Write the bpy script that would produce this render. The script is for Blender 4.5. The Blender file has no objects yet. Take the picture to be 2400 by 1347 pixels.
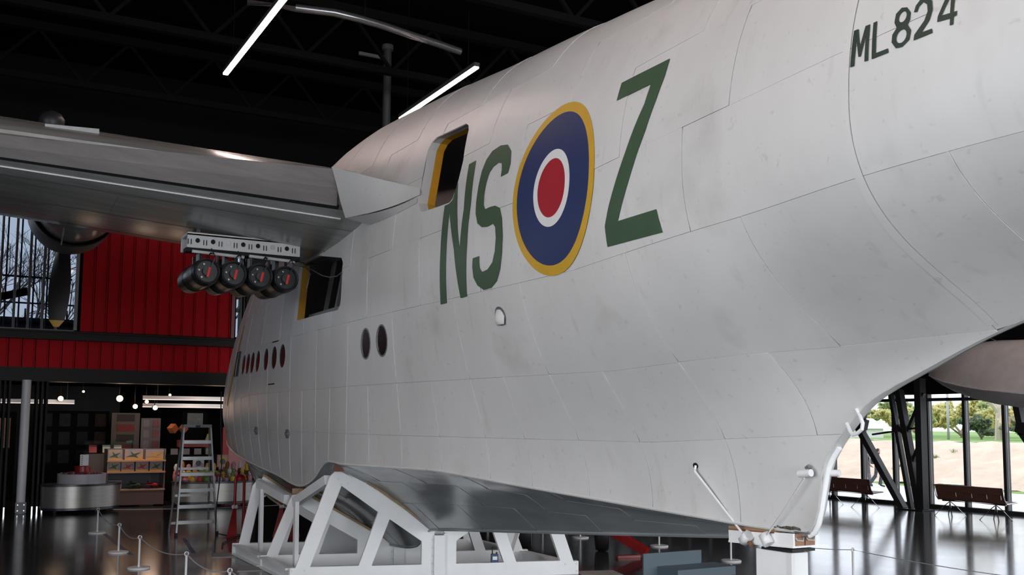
import bpy, bmesh, math, random
from mathutils import Vector as V, Matrix
random.seed(7)
SC = bpy.context.scene
COL = SC.collection

# ---------------------------------------------------------------- camera
cd = bpy.data.cameras.new('camera')
cam = bpy.data.objects.new('camera', cd)
COL.objects.link(cam)
SC.camera = cam
TH, PITCH, ROLL = math.radians(29.0), math.atan(211 / 2333), 0.0078
_d = V((-math.cos(TH), math.sin(TH), 0)); _r = V((math.sin(TH), math.cos(TH), 0)); _u = V((0, 0, 1))
_f = _d * math.cos(PITCH) + _u * math.sin(PITCH)
_up = _u * math.cos(PITCH) - _d * math.sin(PITCH)
_r2 = _r * math.cos(ROLL) + _up * math.sin(ROLL)
_up2 = _up * math.cos(ROLL) - _r * math.sin(ROLL)
mw = Matrix((_r2, _up2, -_f)).transposed().to_4x4()
mw.translation = (13.5, -6.2, 2.3)
cam.matrix_world = mw
cd.lens, cd.sensor_width, cd.shift_y = 35.0, 36.0, 105.5 / 2400
cd.clip_end = 600

# ---------------------------------------------------------------- sky and daylight
world = bpy.data.worlds.new('overcast_sky'); SC.world = world
world.use_nodes = True
nt = world.node_tree
bg = nt.nodes['Background']
tc = nt.nodes.new('ShaderNodeTexCoord'); nz = nt.nodes.new('ShaderNodeTexNoise'); nz.inputs['Scale'].default_value = 2.2
rp = nt.nodes.new('ShaderNodeValToRGB')
rp.color_ramp.elements[0].color = (.74, .83, .95, 1); rp.color_ramp.elements[1].color = (.92, .95, 1, 1)
nt.links.new(tc.outputs['Generated'], nz.inputs['Vector']); nt.links.new(nz.outputs['Fac'], rp.inputs['Fac'])
nt.links.new(rp.outputs['Color'], bg.inputs['Color'])
bg.inputs['Strength'].default_value = 2.7

def area(name, loc, target, sx, sy, power, col, spread=180):
    l = bpy.data.lights.new(name, 'AREA'); l.shape = 'RECTANGLE'; l.size, l.size_y = sx, sy
    l.energy = power; l.color = col; l.spread = math.radians(spread)
    o = bpy.data.objects.new(name, l); COL.objects.link(o)
    o.location = loc
    o.rotation_euler = (V(target) - V(loc)).to_track_quat('-Z', 'Y').to_euler()
    return o
# daylight entering by the hall's glazed rear end and the glazing along the visitor side
area('daylight_rear_glazing', (29.5, 5, 4.2), (0, 5, 4.2), 20, 7, 2900, (.92, .97, 1.0))
area('daylight_visitor_side_glazing', (15.5, -18.8, 4.4), (15.5, 0, 4.4), 14, 7, 1000, (.95, .98, 1.0), 104)

SC.view_settings.view_transform = 'Standard'
SC.view_settings.look = 'None'
SC.view_settings.gamma = 1
SC.view_settings.use_curve_mapping = False
SC.view_settings.exposure = 0.0

# ---------------------------------------------------------------- helpers
def tag(o, label=None, cat=None, group=None, kind=None):
    if label: o['label'] = label
    if cat: o['category'] = cat
    if group: o['group'] = group
    if kind: o['kind'] = kind
    return o

def thing(name, label, cat, loc=(0, 0, 0), rz=0.0, group=None, kind=None):
    o = bpy.data.objects.new(name, None); COL.objects.link(o)
    o.location = loc; o.rotation_euler = (0, 0, rz); o.empty_display_size = .2
    return tag(o, label, cat, group, kind)

def dup(root, loc, rz=0.0, label=None, group=None, parent=None):
    r = root.copy(); COL.objects.link(r); r.location = loc; r.rotation_euler = (0, 0, rz)
    if parent: r.parent = parent
    if label: r['label'] = label
    if group: r['group'] = group
    for ch in list(root.children):
        c = ch.copy(); COL.objects.link(c); c.parent = r
        for g in list(ch.children):
            d = g.copy(); COL.objects.link(d); d.parent = c
    return r

def frame_from(d):
    d = d.normalized()
    a = V((0, 0, 1)) if abs(d.z) < .9 else V((1, 0, 0))
    s = d.cross(a).normalized(); u = s.cross(d).normalized()
    return s, u

class MB:
    def __init__(s): s.v = []; s.f = []; s.sm = []
    def add(s, vs, fs, smooth=False):
        n = len(s.v); s.v += [tuple(q) for q in vs]
        for f in fs: s.f.append(tuple(i + n for i in f)); s.sm.append(smooth)
        return s
    def box(s, c, d, rz=0.0, rx=0.0, ry=0.0):
        m = Matrix.Rotation(rz, 3, 'Z') @ Matrix.Rotation(ry, 3, 'Y') @ Matrix.Rotation(rx, 3, 'X')
        vs = [V(c) + m @ V((d[0] * i / 2, d[1] * j / 2, d[2] * k / 2)) for i in (-1, 1) for j in (-1, 1) for k in (-1, 1)]
        return s.add(vs, [(0, 1, 3, 2), (4, 6, 7, 5), (0, 4, 5, 1), (2, 3, 7, 6), (0, 2, 6, 4), (1, 5, 7, 3)])
    def bx(s, x0, x1, y0, y1, z0, z1): return s.box(((x0 + x1) / 2, (y0 + y1) / 2, (z0 + z1) / 2), (abs(x1 - x0), abs(y1 - y0), abs(z1 - z0)))
    def bar(s, p, q, w, h, up=None):
        p, q = V(p), V(q); d = (q - p).normalized()
        if up is None: a, b = frame_from(d)
        else:
            a = d.cross(V(up)).normalized(); b = a.cross(d).normalized()
        vs = [e + a * (w * i / 2) + b * (h * j / 2) for e in (p, q) for i, j in ((-1, -1), (1, -1), (1, 1), (-1, 1))]
        return s.add(vs, [(0, 1, 2, 3), (7, 6, 5, 4), (0, 4, 5, 1), (1, 5, 6, 2), (2, 6, 7, 3), (3, 7, 4, 0)])
    def cyl(s, p, q, r, r2=None, n=16, caps=True):
        p, q = V(p), V(q); r2 = r if r2 is None else r2
        a, b = frame_from(q - p)
        vs = []
        for e, rr in ((p, r), (q, r2)):
            vs += [e + (a * math.cos(t) + b * math.sin(t)) * rr for t in [2 * math.pi * i / n for i in range(n)]]
        s.add(vs, [(i, (i + 1) % n, n + (i + 1) % n, n + i) for i in range(n)], True)
        if caps:
            s.add(vs[:n], [tuple(range(n))[::-1]]); s.add(vs[n:], [tuple(range(n))])
        return s
    def tube(s, pts, r, n=8):
        pts = [V(p) for p in pts]; vs = []; m = len(pts)
        for i, p in enumerate(pts):
            d = (pts[min(i + 1, m - 1)] - pts[max(i - 1, 0)]).normalized()
            if i == 0: a, b = frame_from(d)
            else: a = (a - d * a.dot(d)).normalized(); b = d.cross(a)
            vs += [p + (a * math.cos(t) + b * math.sin(t)) * r for t in [2 * math.pi * k / n for k in range(n)]]
        s.add(vs, [(i * n + k, i * n + (k + 1) % n, (i + 1) * n + (k + 1) % n, (i + 1) * n + k) for i in range(m - 1) for k in range(n)], True)
        s.add(vs[:n], [tuple(range(n))[::-1]]); s.add(vs[-n:], [tuple(range(n))])
        return s
    def lathe(s, prof, axis='Z', c=(0, 0, 0), n=24, sy=1.0, caps=True):
        """prof: (along axis, radius)"""
        vs = []; c = V(c)
        for h, r in prof:
            for i in range(n):
                t = 2 * math.pi * i / n; a, b = r * math.cos(t), r * math.sin(t) * sy
                vs.append(c + (V((a, b, h)) if axis == 'Z' else V((h, a, b))))
        m = len(prof)
        s.add(vs, [(i * n + k, i * n + (k + 1) % n, (i + 1) * n + (k + 1) % n, (i + 1) * n + k) for i in range(m - 1) for k in range(n)], True)
        if caps and prof[0][1] > 1e-4: s.add(vs[:n], [tuple(range(n))[::-1]])
        if caps and prof[-1][1] > 1e-4: s.add(vs[-n:], [tuple(range(n))])
        return s
    def prism(s, poly, off):
        """poly: planar 3-D outline, extruded by the vector off"""
        n = len(poly); p = [V(q) for q in poly]; o = V(off)
        return s.add(p + [q + o for q in p], [tuple(range(n))[::-1], tuple(range(n, 2 * n))] + [(i, (i + 1) % n, n + (i + 1) % n, n + i) for i in range(n)])
    def build(s, name, mat, parent=None, bevel=0.0, fixn=True, loc=None):
        me = bpy.data.meshes.new(name); me.from_pydata(s.v, [], s.f)
        for p, q in zip(me.polygons, s.sm): p.use_smooth = q
        bm = bmesh.new(); bm.from_mesh(me)
        bmesh.ops.remove_doubles(bm, verts=bm.verts, dist=1e-5)
        if fixn: bmesh.ops.recalc_face_normals(bm, faces=bm.faces)
        for e in bm.edges:
            if len(e.link_faces) == 2 and e.calc_face_angle(0) > .6: e.smooth = False
        bm.to_mesh(me); bm.free()
        me.materials.append(mat)
        o = bpy.data.objects.new(name, me); COL.objects.link(o)
        if parent is not None: o.parent = parent
        if loc is not None: o.location = loc
        if bevel:
            b = o.modifiers.new('bevel', 'BEVEL'); b.width = bevel; b.segments = 2; b.limit_method = 'ANGLE'
        return o

def plate(loops, thick, tomap, name, mat, parent, bevel=0.0):
    """2-D outline with holes, thickened; tomap(u, v, w) -> local point"""
    bm = bmesh.new(); es = []
    for lp in loops:
        vs = [bm.verts.new((u, v, 0)) for u, v in lp]
        es += [bm.edges.new((vs[i], vs[(i + 1) % len(vs)])) for i in range(len(vs))]
    bmesh.ops.triangle_fill(bm, use_beauty=True, use_dissolve=False, edges=es)
    r = bmesh.ops.extrude_face_region(bm, geom=list(bm.faces))
    for q in r['geom']:
        if isinstance(q, bmesh.types.BMVert): q.co.z += thick
    bmesh.ops.recalc_face_normals(bm, faces=bm.faces)
    for v in bm.verts: v.co = V(tomap(*v.co))
    bmesh.ops.recalc_face_normals(bm, faces=bm.faces)
    bmesh.ops.dissolve_limit(bm, angle_limit=.01, verts=bm.verts, edges=bm.edges)
    me = bpy.data.meshes.new(name); bm.to_mesh(me); bm.free(); me.materials.append(mat)
    o = bpy.data.objects.new(name, me); COL.objects.link(o); o.parent = parent
    if bevel:
        b = o.modifiers.new('bevel', 'BEVEL'); b.width = bevel; b.segments = 2; b.limit_method = 'ANGLE'
    return o

# ---------------------------------------------------------------- materials
MATS = {}
def mat(name, col, rough=.5, metal=0.0, var=0.0, scale=4.0, bump=0.0, bscale=30.0, col2=None, stretch=(1, 1, 1), emit=0.0, spec=.5, coat=0.0, rvar=0.0):
    m = bpy.data.materials.new(name); m.use_nodes = True; t = m.node_tree; p = t.nodes['Principled BSDF']
    c = (*col, 1)
    p.inputs['Base Color'].default_value = c
    p.inputs['Roughness'].default_value = rough; p.inputs['Metallic'].default_value = metal
    p.inputs['Specular IOR Level'].default_value = spec; p.inputs['Coat Weight'].default_value = coat
    if emit:
        p.inputs['Emission Color'].default_value = c; p.inputs['Emission Strength'].default_value = emit
    if var or bump or rvar:
        tx = t.nodes.new('ShaderNodeTexCoord'); mp = t.nodes.new('ShaderNodeMapping'); mp.inputs['Scale'].default_value = stretch
        t.links.new(tx.outputs['Object'], mp.inputs['Vector'])
        n1 = t.nodes.new('ShaderNodeTexNoise'); n1.inputs['Scale'].default_value = scale; n1.inputs['Detail'].default_value = 6; n1.inputs['Roughness'].default_value = .62
        t.links.new(mp.outputs['Vector'], n1.inputs['Vector'])
        if var:
            r = t.nodes.new('ShaderNodeValToRGB')
            d = col2 if col2 else tuple(max(0, q * (1 - var)) for q in col)
            r.color_ramp.elements[0].position = .32; r.color_ramp.elements[1].position = .68
            r.color_ramp.elements[0].color = (*d, 1); r.color_ramp.elements[1].color = c
            t.links.new(n1.outputs['Fac'], r.inputs['Fac']); t.links.new(r.outputs['Color'], p.inputs['Base Color'])
        if rvar:
            mr = t.nodes.new('ShaderNodeMapRange'); mr.inputs['To Min'].default_value = max(.02, rough - rvar); mr.inputs['To Max'].default_value = rough + rvar
            t.links.new(n1.outputs['Fac'], mr.inputs['Value']); t.links.new(mr.outputs['Result'], p.inputs['Roughness'])
        if bump:
            n2 = t.nodes.new('ShaderNodeTexNoise'); n2.inputs['Scale'].default_value = bscale; n2.inputs['Detail'].default_value = 3
            t.links.new(mp.outputs['Vector'], n2.inputs['Vector'])
            b = t.nodes.new('ShaderNodeBump'); b.inputs['Strength'].default_value = bump; b.inputs['Distance'].default_value = .02
            t.links.new(n2.outputs['Fac'], b.inputs['Height']); t.links.new(b.outputs['Normal'], p.inputs['Normal'])
    MATS[name] = m
    return m
def leafmat(name, col):
    m = mat(name, col, .8, 0, .3, 2); t = m.node_tree; p = t.nodes['Principled BSDF']; o = t.nodes['Material Output']
    tr = t.nodes.new('ShaderNodeBsdfTranslucent'); tr.inputs['Color'].default_value = (*col, 1); mx = t.nodes.new('ShaderNodeMixShader'); mx.inputs['Fac'].default_value = .5
    t.links.new(p.outputs['BSDF'], mx.inputs[1]); t.links.new(tr.outputs['BSDF'], mx.inputs[2]); t.links.new(mx.outputs['Shader'], o.inputs['Surface'])
    return m
def glass(name, tint=(1, 1, 1), refl=.08):
    m = bpy.data.materials.new(name); m.use_nodes = True; t = m.node_tree; t.nodes.clear()
    o = t.nodes.new('ShaderNodeOutputMaterial'); mx = t.nodes.new('ShaderNodeMixShader'); tr = t.nodes.new('ShaderNodeBsdfTransparent'); g = t.nodes.new('ShaderNodeBsdfGlossy')
    fr = t.nodes.new('ShaderNodeFresnel'); fr.inputs['IOR'].default_value = 1.35
    tr.inputs['Color'].default_value = (*tint, 1); g.inputs['Roughness'].default_value = .02
    t.links.new(fr.outputs['Fac'], mx.inputs['Fac']); t.links.new(tr.outputs['BSDF'], mx.inputs[1]); t.links.new(g.outputs['BSDF'], mx.inputs[2]); t.links.new(mx.outputs['Shader'], o.inputs['Surface'])
    return m
HULL = mat('hull_paint', (.62, .612, .605), .36, 0, .12, .9, .22, 1.7, stretch=(1, 1, .35), spec=.5)
def hull_wear(m):
    t = m.node_tree; p = t.nodes['Principled BSDF']; N = t.nodes.new; Lk = t.links.new
    tx = N('ShaderNodeTexCoord'); base = p.inputs['Base Color'].links[0].from_socket
    def noise(scale, stretch, det=4):
        mp = N('ShaderNodeMapping'); mp.inputs['Scale'].default_value = stretch; Lk(tx.outputs['Object'], mp.inputs['Vector'])
        n = N('ShaderNodeTexNoise'); n.inputs['Scale'].default_value = scale; n.inputs['Detail'].default_value = det; Lk(mp.outputs['Vector'], n.inputs['Vector']); return n
    def layer(base, n, lo, hi, col, amt):
        r = N('ShaderNodeMapRange'); r.inputs['From Min'].default_value = lo; r.inputs['From Max'].default_value = hi; r.inputs['To Max'].default_value = amt
        Lk(n.outputs['Fac'], r.inputs['Value']); mx = N('ShaderNodeMix'); mx.data_type = 'RGBA'; mx.blend_type = 'MULTIPLY'
        Lk(r.outputs['Result'], mx.inputs['Factor']); Lk(base, mx.inputs['A']); mx.inputs['B'].default_value = (*col, 1); return mx.outputs['Result']
    c = layer(base, noise(1.1, (1, 1, 1)), .60, .78, (.55, .53, .50), .45)      # soft smudges
    c = layer(c, noise(3.0, (2.5, 1, .5)), .62, .80, (.6, .58, .55), .35)       # drip marks
    c = layer(c, noise(14, (1, 1, 1), 2), .66, .74, (.5, .5, .5), .25)          # scuffs
    Lk(c, p.inputs['Base Color'])
    b0 = p.inputs['Normal'].links[0].from_node
    n = noise(6.5, (1, 1, 1.3), 2); b = N('ShaderNodeBump'); b.inputs['Strength'].default_value = .12; b.inputs['Distance'].default_value = .02
    Lk(n.outputs['Fac'], b.inputs['Height']); Lk(b0.outputs['Normal'], b.inputs['Normal']); Lk(b.outputs['Normal'], p.inputs['Normal'])
hull_wear(HULL)
WINGP = mat('wing_paint', (.42, .42, .41), .24, .15, .35, 1.6, .06, 3.0, stretch=(4, .3, 1), rvar=.06)
FLAPP = mat('flap_paint', (.40, .37, .36), .42, 0, .28, 1.8, .05, 4.0, stretch=(3, .35, 3))
BOTP = mat('planing_bottom_paint', (.25, .268, .28), .15, .0, .25, 1.3, .10, 4.0, stretch=(.6, 2, 2), spec=.6, rvar=.1)
SHELLM = mat('hull_interior_grey', (.30, .31, .32), .7)
GREEN = mat('marking_green', (.055, .098, .055), .42, 0, .15, 5)
RBLUE = mat('roundel_blue', (.025, .038, .115), .42, 0, .12, 5)
RRED = mat('roundel_red', (.36, .018, .030), .42, 0, .1, 5)
RYEL = mat('roundel_yellow', (.56, .33, .03), .42, 0, .1, 5)
RWHI = mat('roundel_white', (.70, .70, .70), .42, 0, .06, 5)
DKGREEN = mat('serial_green', (.022, .038, .028), .45)
BLACK = mat('black_rubber', (.012, .012, .013), .55, 0, .3, 6)
GAPM = mat('gap_black', (.004, .004, .005), .8)
ORANGE = mat('hatch_orange', (.62, .30, .02), .5, 0, .15, 8)
WHITE = mat('white_steel_paint', (.88, .885, .89), .38, 0, .06, 3)
WHITE2 = mat('post_white', (.75, .75, .76), .35)
WOOD = mat('timber', (.42, .27, .15), .7, 0, .35, 3, .2, 25, stretch=(1, 6, 6))
REDWOOD = mat('timber_red_edge', (.30, .10, .05), .7, 0, .3, 6)
ENDGRAIN = mat('timber_end_grain', (.38, .20, .11), .75, 0, .35, 14)
STRAW = mat('coir_packing', (.13, .11, .09), .9, 0, .5, 40, .6, 60)
STEEL = mat('bare_aluminium', (.42, .43, .44), .38, .7, .25, 6)
DULLST = mat('dull_grey_steel', (.20, .20, .21), .5, .3, .2, 4)
DARKST = mat('charcoal_steel', (.020, .021, .024), .45, .0, .2, 3)
DARKFR = mat('window_frame_dark', (.028, .030, .034), .4)
REDCLAD = mat('red_cladding', (.56, .004, .012), .6, 0, .12, .6, spec=.15)
REDP = mat('red_gloss_paint', (.33, .014, .014), .35, 0, .2, 4)
GUNBLK = mat('depth_charge_black', (.016, .017, .017), .38, .2, .3, 6)
TAG = mat('red_tag', (.62, .03, .03), .6)
FLOORM = mat('epoxy_floor', (.055, .058, .062), .13, 0, .2, .7, .02, 1.6, spec=.55, rvar=.05)
CEILM = mat('black_ceiling', (.003, .003, .0035), .9, spec=.05)
WALLBLK = mat('black_wall', (.006, .006, .0065), .8, spec=.1)
TRUSSM = mat('black_truss', (.005, .005, .0055), .8, spec=.1)
LAMPM = mat('lamp_diffuser', (1, .75, .67), .5, emit=34.0)
LAMPH = mat('lamp_housing', (.05, .05, .05), .5)
TAPE = mat('blue_tape', (.02, .05, .14), .5)
GREYBOX = mat('slate_blue_board', (.115, .155, .185), .55, 0, .05, 4)
BENCHW = mat('bench_walnut', (.15, .068, .048), .35, 0, .25, 3, stretch=(1, 10, 10))
CHROME = mat('chrome', (.62, .62, .64), .18, 1)
PANE = glass('window_glass')
PANET = glass('sky_dimming_glass', (.40, .43, .47))  # darkening tint added to tone down the sky behind the panes
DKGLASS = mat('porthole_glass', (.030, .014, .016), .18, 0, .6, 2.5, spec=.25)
ROPE = mat('grey_rope', (.42, .42, .43), .8)
# ================================================================ the hall
def struct(o, label, cat): return tag(o, label, cat, kind='structure')
struct(MB().bx(-32, 31, -19, 18.2, -.3, 0).build('floor', FLOORM), 'polished dark grey hall floor with glossy reflections', 'floor')
struct(MB().bx(-15, 31, -19, 18.2, 11.6, 11.9).bx(-32, -15, 5, 18.2, 11.6, 11.9).build('ceiling', CEILM), 'black roof ceiling high above the aircraft', 'ceiling')
wf = struct(MB().bx(-14.5, -14.25, -19, -12.6, 3.3, 11.6).bx(-14.5, -14.25, -12.6, -3.62, 7.9, 11.6).bx(-14.5, -14.25, -12.6, -3.62, 3.3, 4.5)
    .bx(-14.5, -14.25, -3.62, .42, 3.3, 11.6).bx(-14.5, -14.25, .42, 3.6, 3.3, 4.6).bx(-14.5, -14.25, .42, 3.6, 7.4, 11.6).bx(-14.5, -14.25, 3.6, 5.2, 0, 11.6).bx(-32, -14.5, 5.0, 5.2, 0, 11.6).bx(-32.2, -32, 5, 18.2, 0, 11.6).bx(-14.5, -14.25, -19, -7.2, 0, 3.3)
    .build('wall_front', WALLBLK), 'dark front wall above the shop, clad with red ribbed panels', 'wall')
# red standing-seam panels, each its own piece
def clad(y0, y1, z0, z1):
    m = MB(); m.bx(-14.25, -14.22, y0 + .011, y1 - .011, z0, z1)
    m.bx(-14.22, -14.16, y1 - .035, y1 - .011, z0, z1)
    return m.build('cladding_panel', REDCLAD, wf)
w_ = (.26 + 3.56) / 12
for k in range(12): clad(-3.56 + k * w_, -3.56 + (k + 1) * w_, 4.56, 8.4)
w_ = .305
for k in range(26): clad(-7.0 + k * w_, -7.0 + (k + 1) * w_, 3.58, 4.31)
MB().bx(-14.25, -14.12, .27, .36, 4.56, 8.4).build('cladding_edge', mat('faded_red_trim', (.34, .12, .14), .5), wf)
struct(MB().bx(-14.25, -13.98, -14, 6, 4.30, 4.50).bx(-14.25, -13.9, -14, 6, 4.48, 4.52).build('trim_1', DULLST2 := mat('grey_brown_beam', (.030, .028, .026), .55, spec=.2)), 'dark grey ledge beam running between the red panel bands', 'beam')
struct(MB().bx(-14.6, -13.95, -14, 6, 3.24, 3.58).build('trim_2', DULLST2), 'deep dark grey lintel beam above the shop opening', 'beam')
# upper left window
w1 = thing('window_1', 'tall glazed window with dark mullions left of the red panels', 'window', (0, 0, 0), kind='structure')
MB().bx(-14.4, -14.2, -3.70, -3.63, 4.5, 7.9).build('window_frame', mat('pale_frame', (.30, .30, .31), .5), w1)
MB().bx(-14.4, -14.2, -12.6, -3.63, 4.5, 4.57).build('window_sill', DULLST, w1)
for k in range(14):
    y = -4.12 - k * .325
    MB().bx(-14.42, -14.26, y - .03, y + .03, 4.5, 7.9).build('mullion', DARKFR, w1)
    MB().bx(-14.36, -14.35, y + .035, y + (.42 if k == 0 else .295), 4.5, 7.9).build('glass_pane', PANET, w1)
for k in range(4):
    y = -4.30 - k * .325
    MB().bx(-15.3, -15.22, y - .02, y + .02, 4.5, 8).build('outer_rail', DULLST, w1)
MB().bx(-15.3, -15.25, -9, -3.7, 5.98, 6.03).build('outer_rail_bar', DULLST, w1)
MB().bar((-15.25, -6.4, 5.15), (-15.25, -4.75, 5.62), .06, .2).build('outer_brace', DARKST, w1)
w2 = thing('window_2', 'narrow window strip with crossbars beside the nose, right of the red panels', 'window', (0, 0, 0), kind='structure')
for z in (5.35, 5.72): MB().bx(-14.4, -14.25, .42, 3.6, z - .05, z + .05).build('crossbar', DARKFR, w2)
for y in (.56, .62): MB().bx(-14.42, -14.2, y - .05, y + .05, 4.6, 7.4).build('mullion', DARKFR, w2)
MB().bx(-14.2, -14.1, .66, .82, 4.5, 8).build('window_post', DULLST2, w2)
MB().bx(-14.36, -14.35, .42, 3.6, 4.6, 7.4).build('glass_pane', PANET, w2)
# hall walls out of view, with the glazing that lights the room
wr = struct(MB().bx(30, 30.3, -19, 18.2, 0, .6).bx(30, 30.3, -19, 18.2, 8, 11.6).bx(30, 30.3, -19, -15.5, .6, 8).bx(30, 30.3, 15.5, 18.2, .6, 8).build('wall_back', WALLBLK), 'rear end wall of the hall with wide glazing', 'wall')
for k in range(11): MB().bx(30, 30.2, -15.5 + k * 3.1 - .05, -15.5 + k * 3.1 + .05, .6, 8).build('mullion', DARKFR, wr)
wl = struct(MB().bx(-14.5, 30.3, -19.3, -19, 0, .4).bx(-14.5, 30.3, -19.3, -19, 8, 11.6).bx(-14.5, 8, -19.3, -19, .4, 8).bx(23, 30.3, -19.3, -19, .4, 8).build('wall_left', WALLBLK), 'visitor side wall of the hall with a glazed strip', 'wall')
for k in range(7): MB().bx(8 + k * 2.5 - .05, 8 + k * 2.5 + .05, -19.2, -19, .4, 8).build('mullion', DARKFR, wl)
wt = struct(MB().bx(-32, 30.3, 18.0, 18.3, 3.20, 11.6).build('wall_right', WALLBLK), 'black wall above the long glazed strip', 'wall')
# long glazed strip on the right
gw = thing('window_3', 'long floor-to-lintel glazed strip with dark mullions behind the benches', 'window', (0, 0, 0), kind='structure')
MB().bx(-32, 30, 17.98, 18.16, 0, .10).build('window_sill', DARKFR, gw)
MB().bx(-32, 30, 18.0, 18.14, 3.0, 3.09).build('transom', DARKFR, gw)
for k in range(-22, 26):
    x = -5.68 + k * 1.19
    MB().bx(x - .045, x + .045, 17.98, 18.16, .1, 3.2).build('mullion', DARKFR, gw)
    MB().bx(x + .05, x + 1.14, 18.06, 18.065, .1, 3.0).build('glass_pane', PANE, gw)
# steel bracing frames by the glazing
br = thing('steel_bracing', 'black steel bracing of leaning struts between the two benches', 'bracing', (-5.4, 16.9, 0), kind='structure')
def bb(n, p, q, w, h): MB().bar((p[0] + 5.4, p[2] if len(p) > 2 else 0, p[1]), (q[0] + 5.4, q[2] if len(q) > 2 else 0, q[1]), w, h, (0, 1, 0)).build(n, DARKST, br)
bb('brace', (-7.22, 2.30), (-5.66, 0), .16, .2)
bb('brace', (-7.17, 2.18), (-6.70, 3.5), .15, .2)
bb('knuckle', (-7.30, 2.42), (-6.92, 2.30), .30, .22)
bb('strut', (-6.02, 3.3), (-5.40, 0), .10, .14)
bb('strut', (-5.72, 3.3), (-5.12, 0), .17, .2)
bb('column', (-5.02, 3.6), (-5.02, 0), .20, .24)
bb('cross_strut', (-4.9, 3.2), (-5.50, 2.05), .09, .1)
bb('cross_strut', (-4.98, 2.0), (-5.32, 1.3), .09, .1)
bb('tie_rod', (-6.68, 2.04), (-4.98, 2.26), .05, .06)
bb('gusset', (-5.80, 2.30), (-5.45, 1.98), .10, .1)
bb('base_plate', (-5.72, .02), (-4.85, .02), .03, .5)
br2 = thing('steel_bracing', 'black steel brace at the right edge beyond the float', 'bracing', (-1.7, 16.9, 0), kind='structure')
for p, q, w in (((-.55, 3.4), (-.30, 2.1), .16), ((-.36, 2.2), (1.2, 0), .16)):
    MB().bar((p[0], 0, p[1]), (q[0], 0, q[1]), w, .2, (0, 1, 0)).build('brace', DARKST, br2)
MB().bar((-.45, 0, 2.3), (-.1, 0, 2.22), .28, .22, (0, 1, 0)).build('knuckle', DARKST, br2)
# roof: trusses, duct, drop pipe
for k, x in enumerate((-11.5, -7.0, -2.5)):
    t = thing('roof_truss', ('far', 'middle', 'near')[k] + ' black steel roof truss under the black ceiling', 'truss', (x, 0, 0), kind='structure')
    MB().bx(-.1, .1, -19, 18, 11.3, 11.5).build('top_chord', TRUSSM, t); MB().bx(-.08, .08, -19, 18, 10.1, 10.25).build('bottom_chord', TRUSSM, t)
    for j in range(18):
        y = -18 + 2 * j
        MB().bar((0, y, 10.2), (0, y + 1, 11.35), .07, .07).build('web_member', TRUSSM, t); MB().bar((0, y + 1, 11.35), (0, y + 2, 10.2), .07, .07).build('web_member', TRUSSM, t)
tag(MB().tube([(-4.45, -1.9, 10.02), (-4.25, -1.05, 10.0), (-4.1, -.35, 10.0), (-4.13, .15, 10.0), (-4.2, .7, 9.99), (-4.31, 1.3, 9.97), (-4.4, 1.9, 9.95), (-4.5, 2.5, 9.92)], .075, 14).build('ceiling_pipe', mat('silver_pipe', (.30, .30, .31), .25, .8)), 'curved silver pipe hung below the black roof', 'pipe', kind='structure')
MB().bar((-4.2, .3, 10.0), (-4.2, .3, 11.5), .03, .03).build('hanger', TRUSSM, bpy.data.objects['ceiling_pipe'])
dp = thing('drop_post', 'grey steel post hanging from the roof behind the hull', 'post', (-9, 2.68, 8.2), kind='structure')
MB().cyl((0, 0, 0), (0, 0, 3.3), .10, n=18).build('post_tube', mat('post_grey', (.055, .06, .065), .5), dp)
MB().bx(-.03, .03, -.75, 0, 3.02, 3.10).build('side_arm', DULLST, dp); MB().cyl((0, 0, 3.28), (0, 0, 3.4), .14, n=18).build('post_cap', DULLST, dp)
# strip lamps
def lamp(x0, x1, y, z, label):
    t = thing('strip_lamp', label, 'lamp', ((x0 + x1) / 2, y, z), group='strip lamps under the roof')
    L = abs(x1 - x0)
    MB().box((0, 0, .05), (L, .11, .08)).build('housing', LAMPH, t); MB().box((0, 0, 0), (L - .02, .09, .035)).build('diffuser', LAMPM, t)
    for s in (-.4, .4): MB().bar((s * L, 0, .08), (s * L, 0, 2.55), .012, .012).build('suspension_wire', TRUSSM, t)
lamp(-5.69, .2, -1.98, 9.0, 'long glowing strip lamp above the wing, larger of the two in view')
lamp(-6.6, -2.87, 2.07, 9.0, 'short glowing strip lamp partly hidden behind the hull top')
for k, (x, y) in enumerate(((8.5, -2), (14, -7), (7, -7), (7, -12), (14, -12), (21, -7), (21, -12), (8.5, 4), (16, 4), (4, 10), (9, 10), (5, 7), (10, 7), (4, 14.5), (9, 14.5))):  # added lamps out of view, giving extra light on hull and float
    lamp(x - 2.2, x + 2.2, y, 9.0, 'added strip lamp under the roof beyond the picture, put in for more light')
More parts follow.
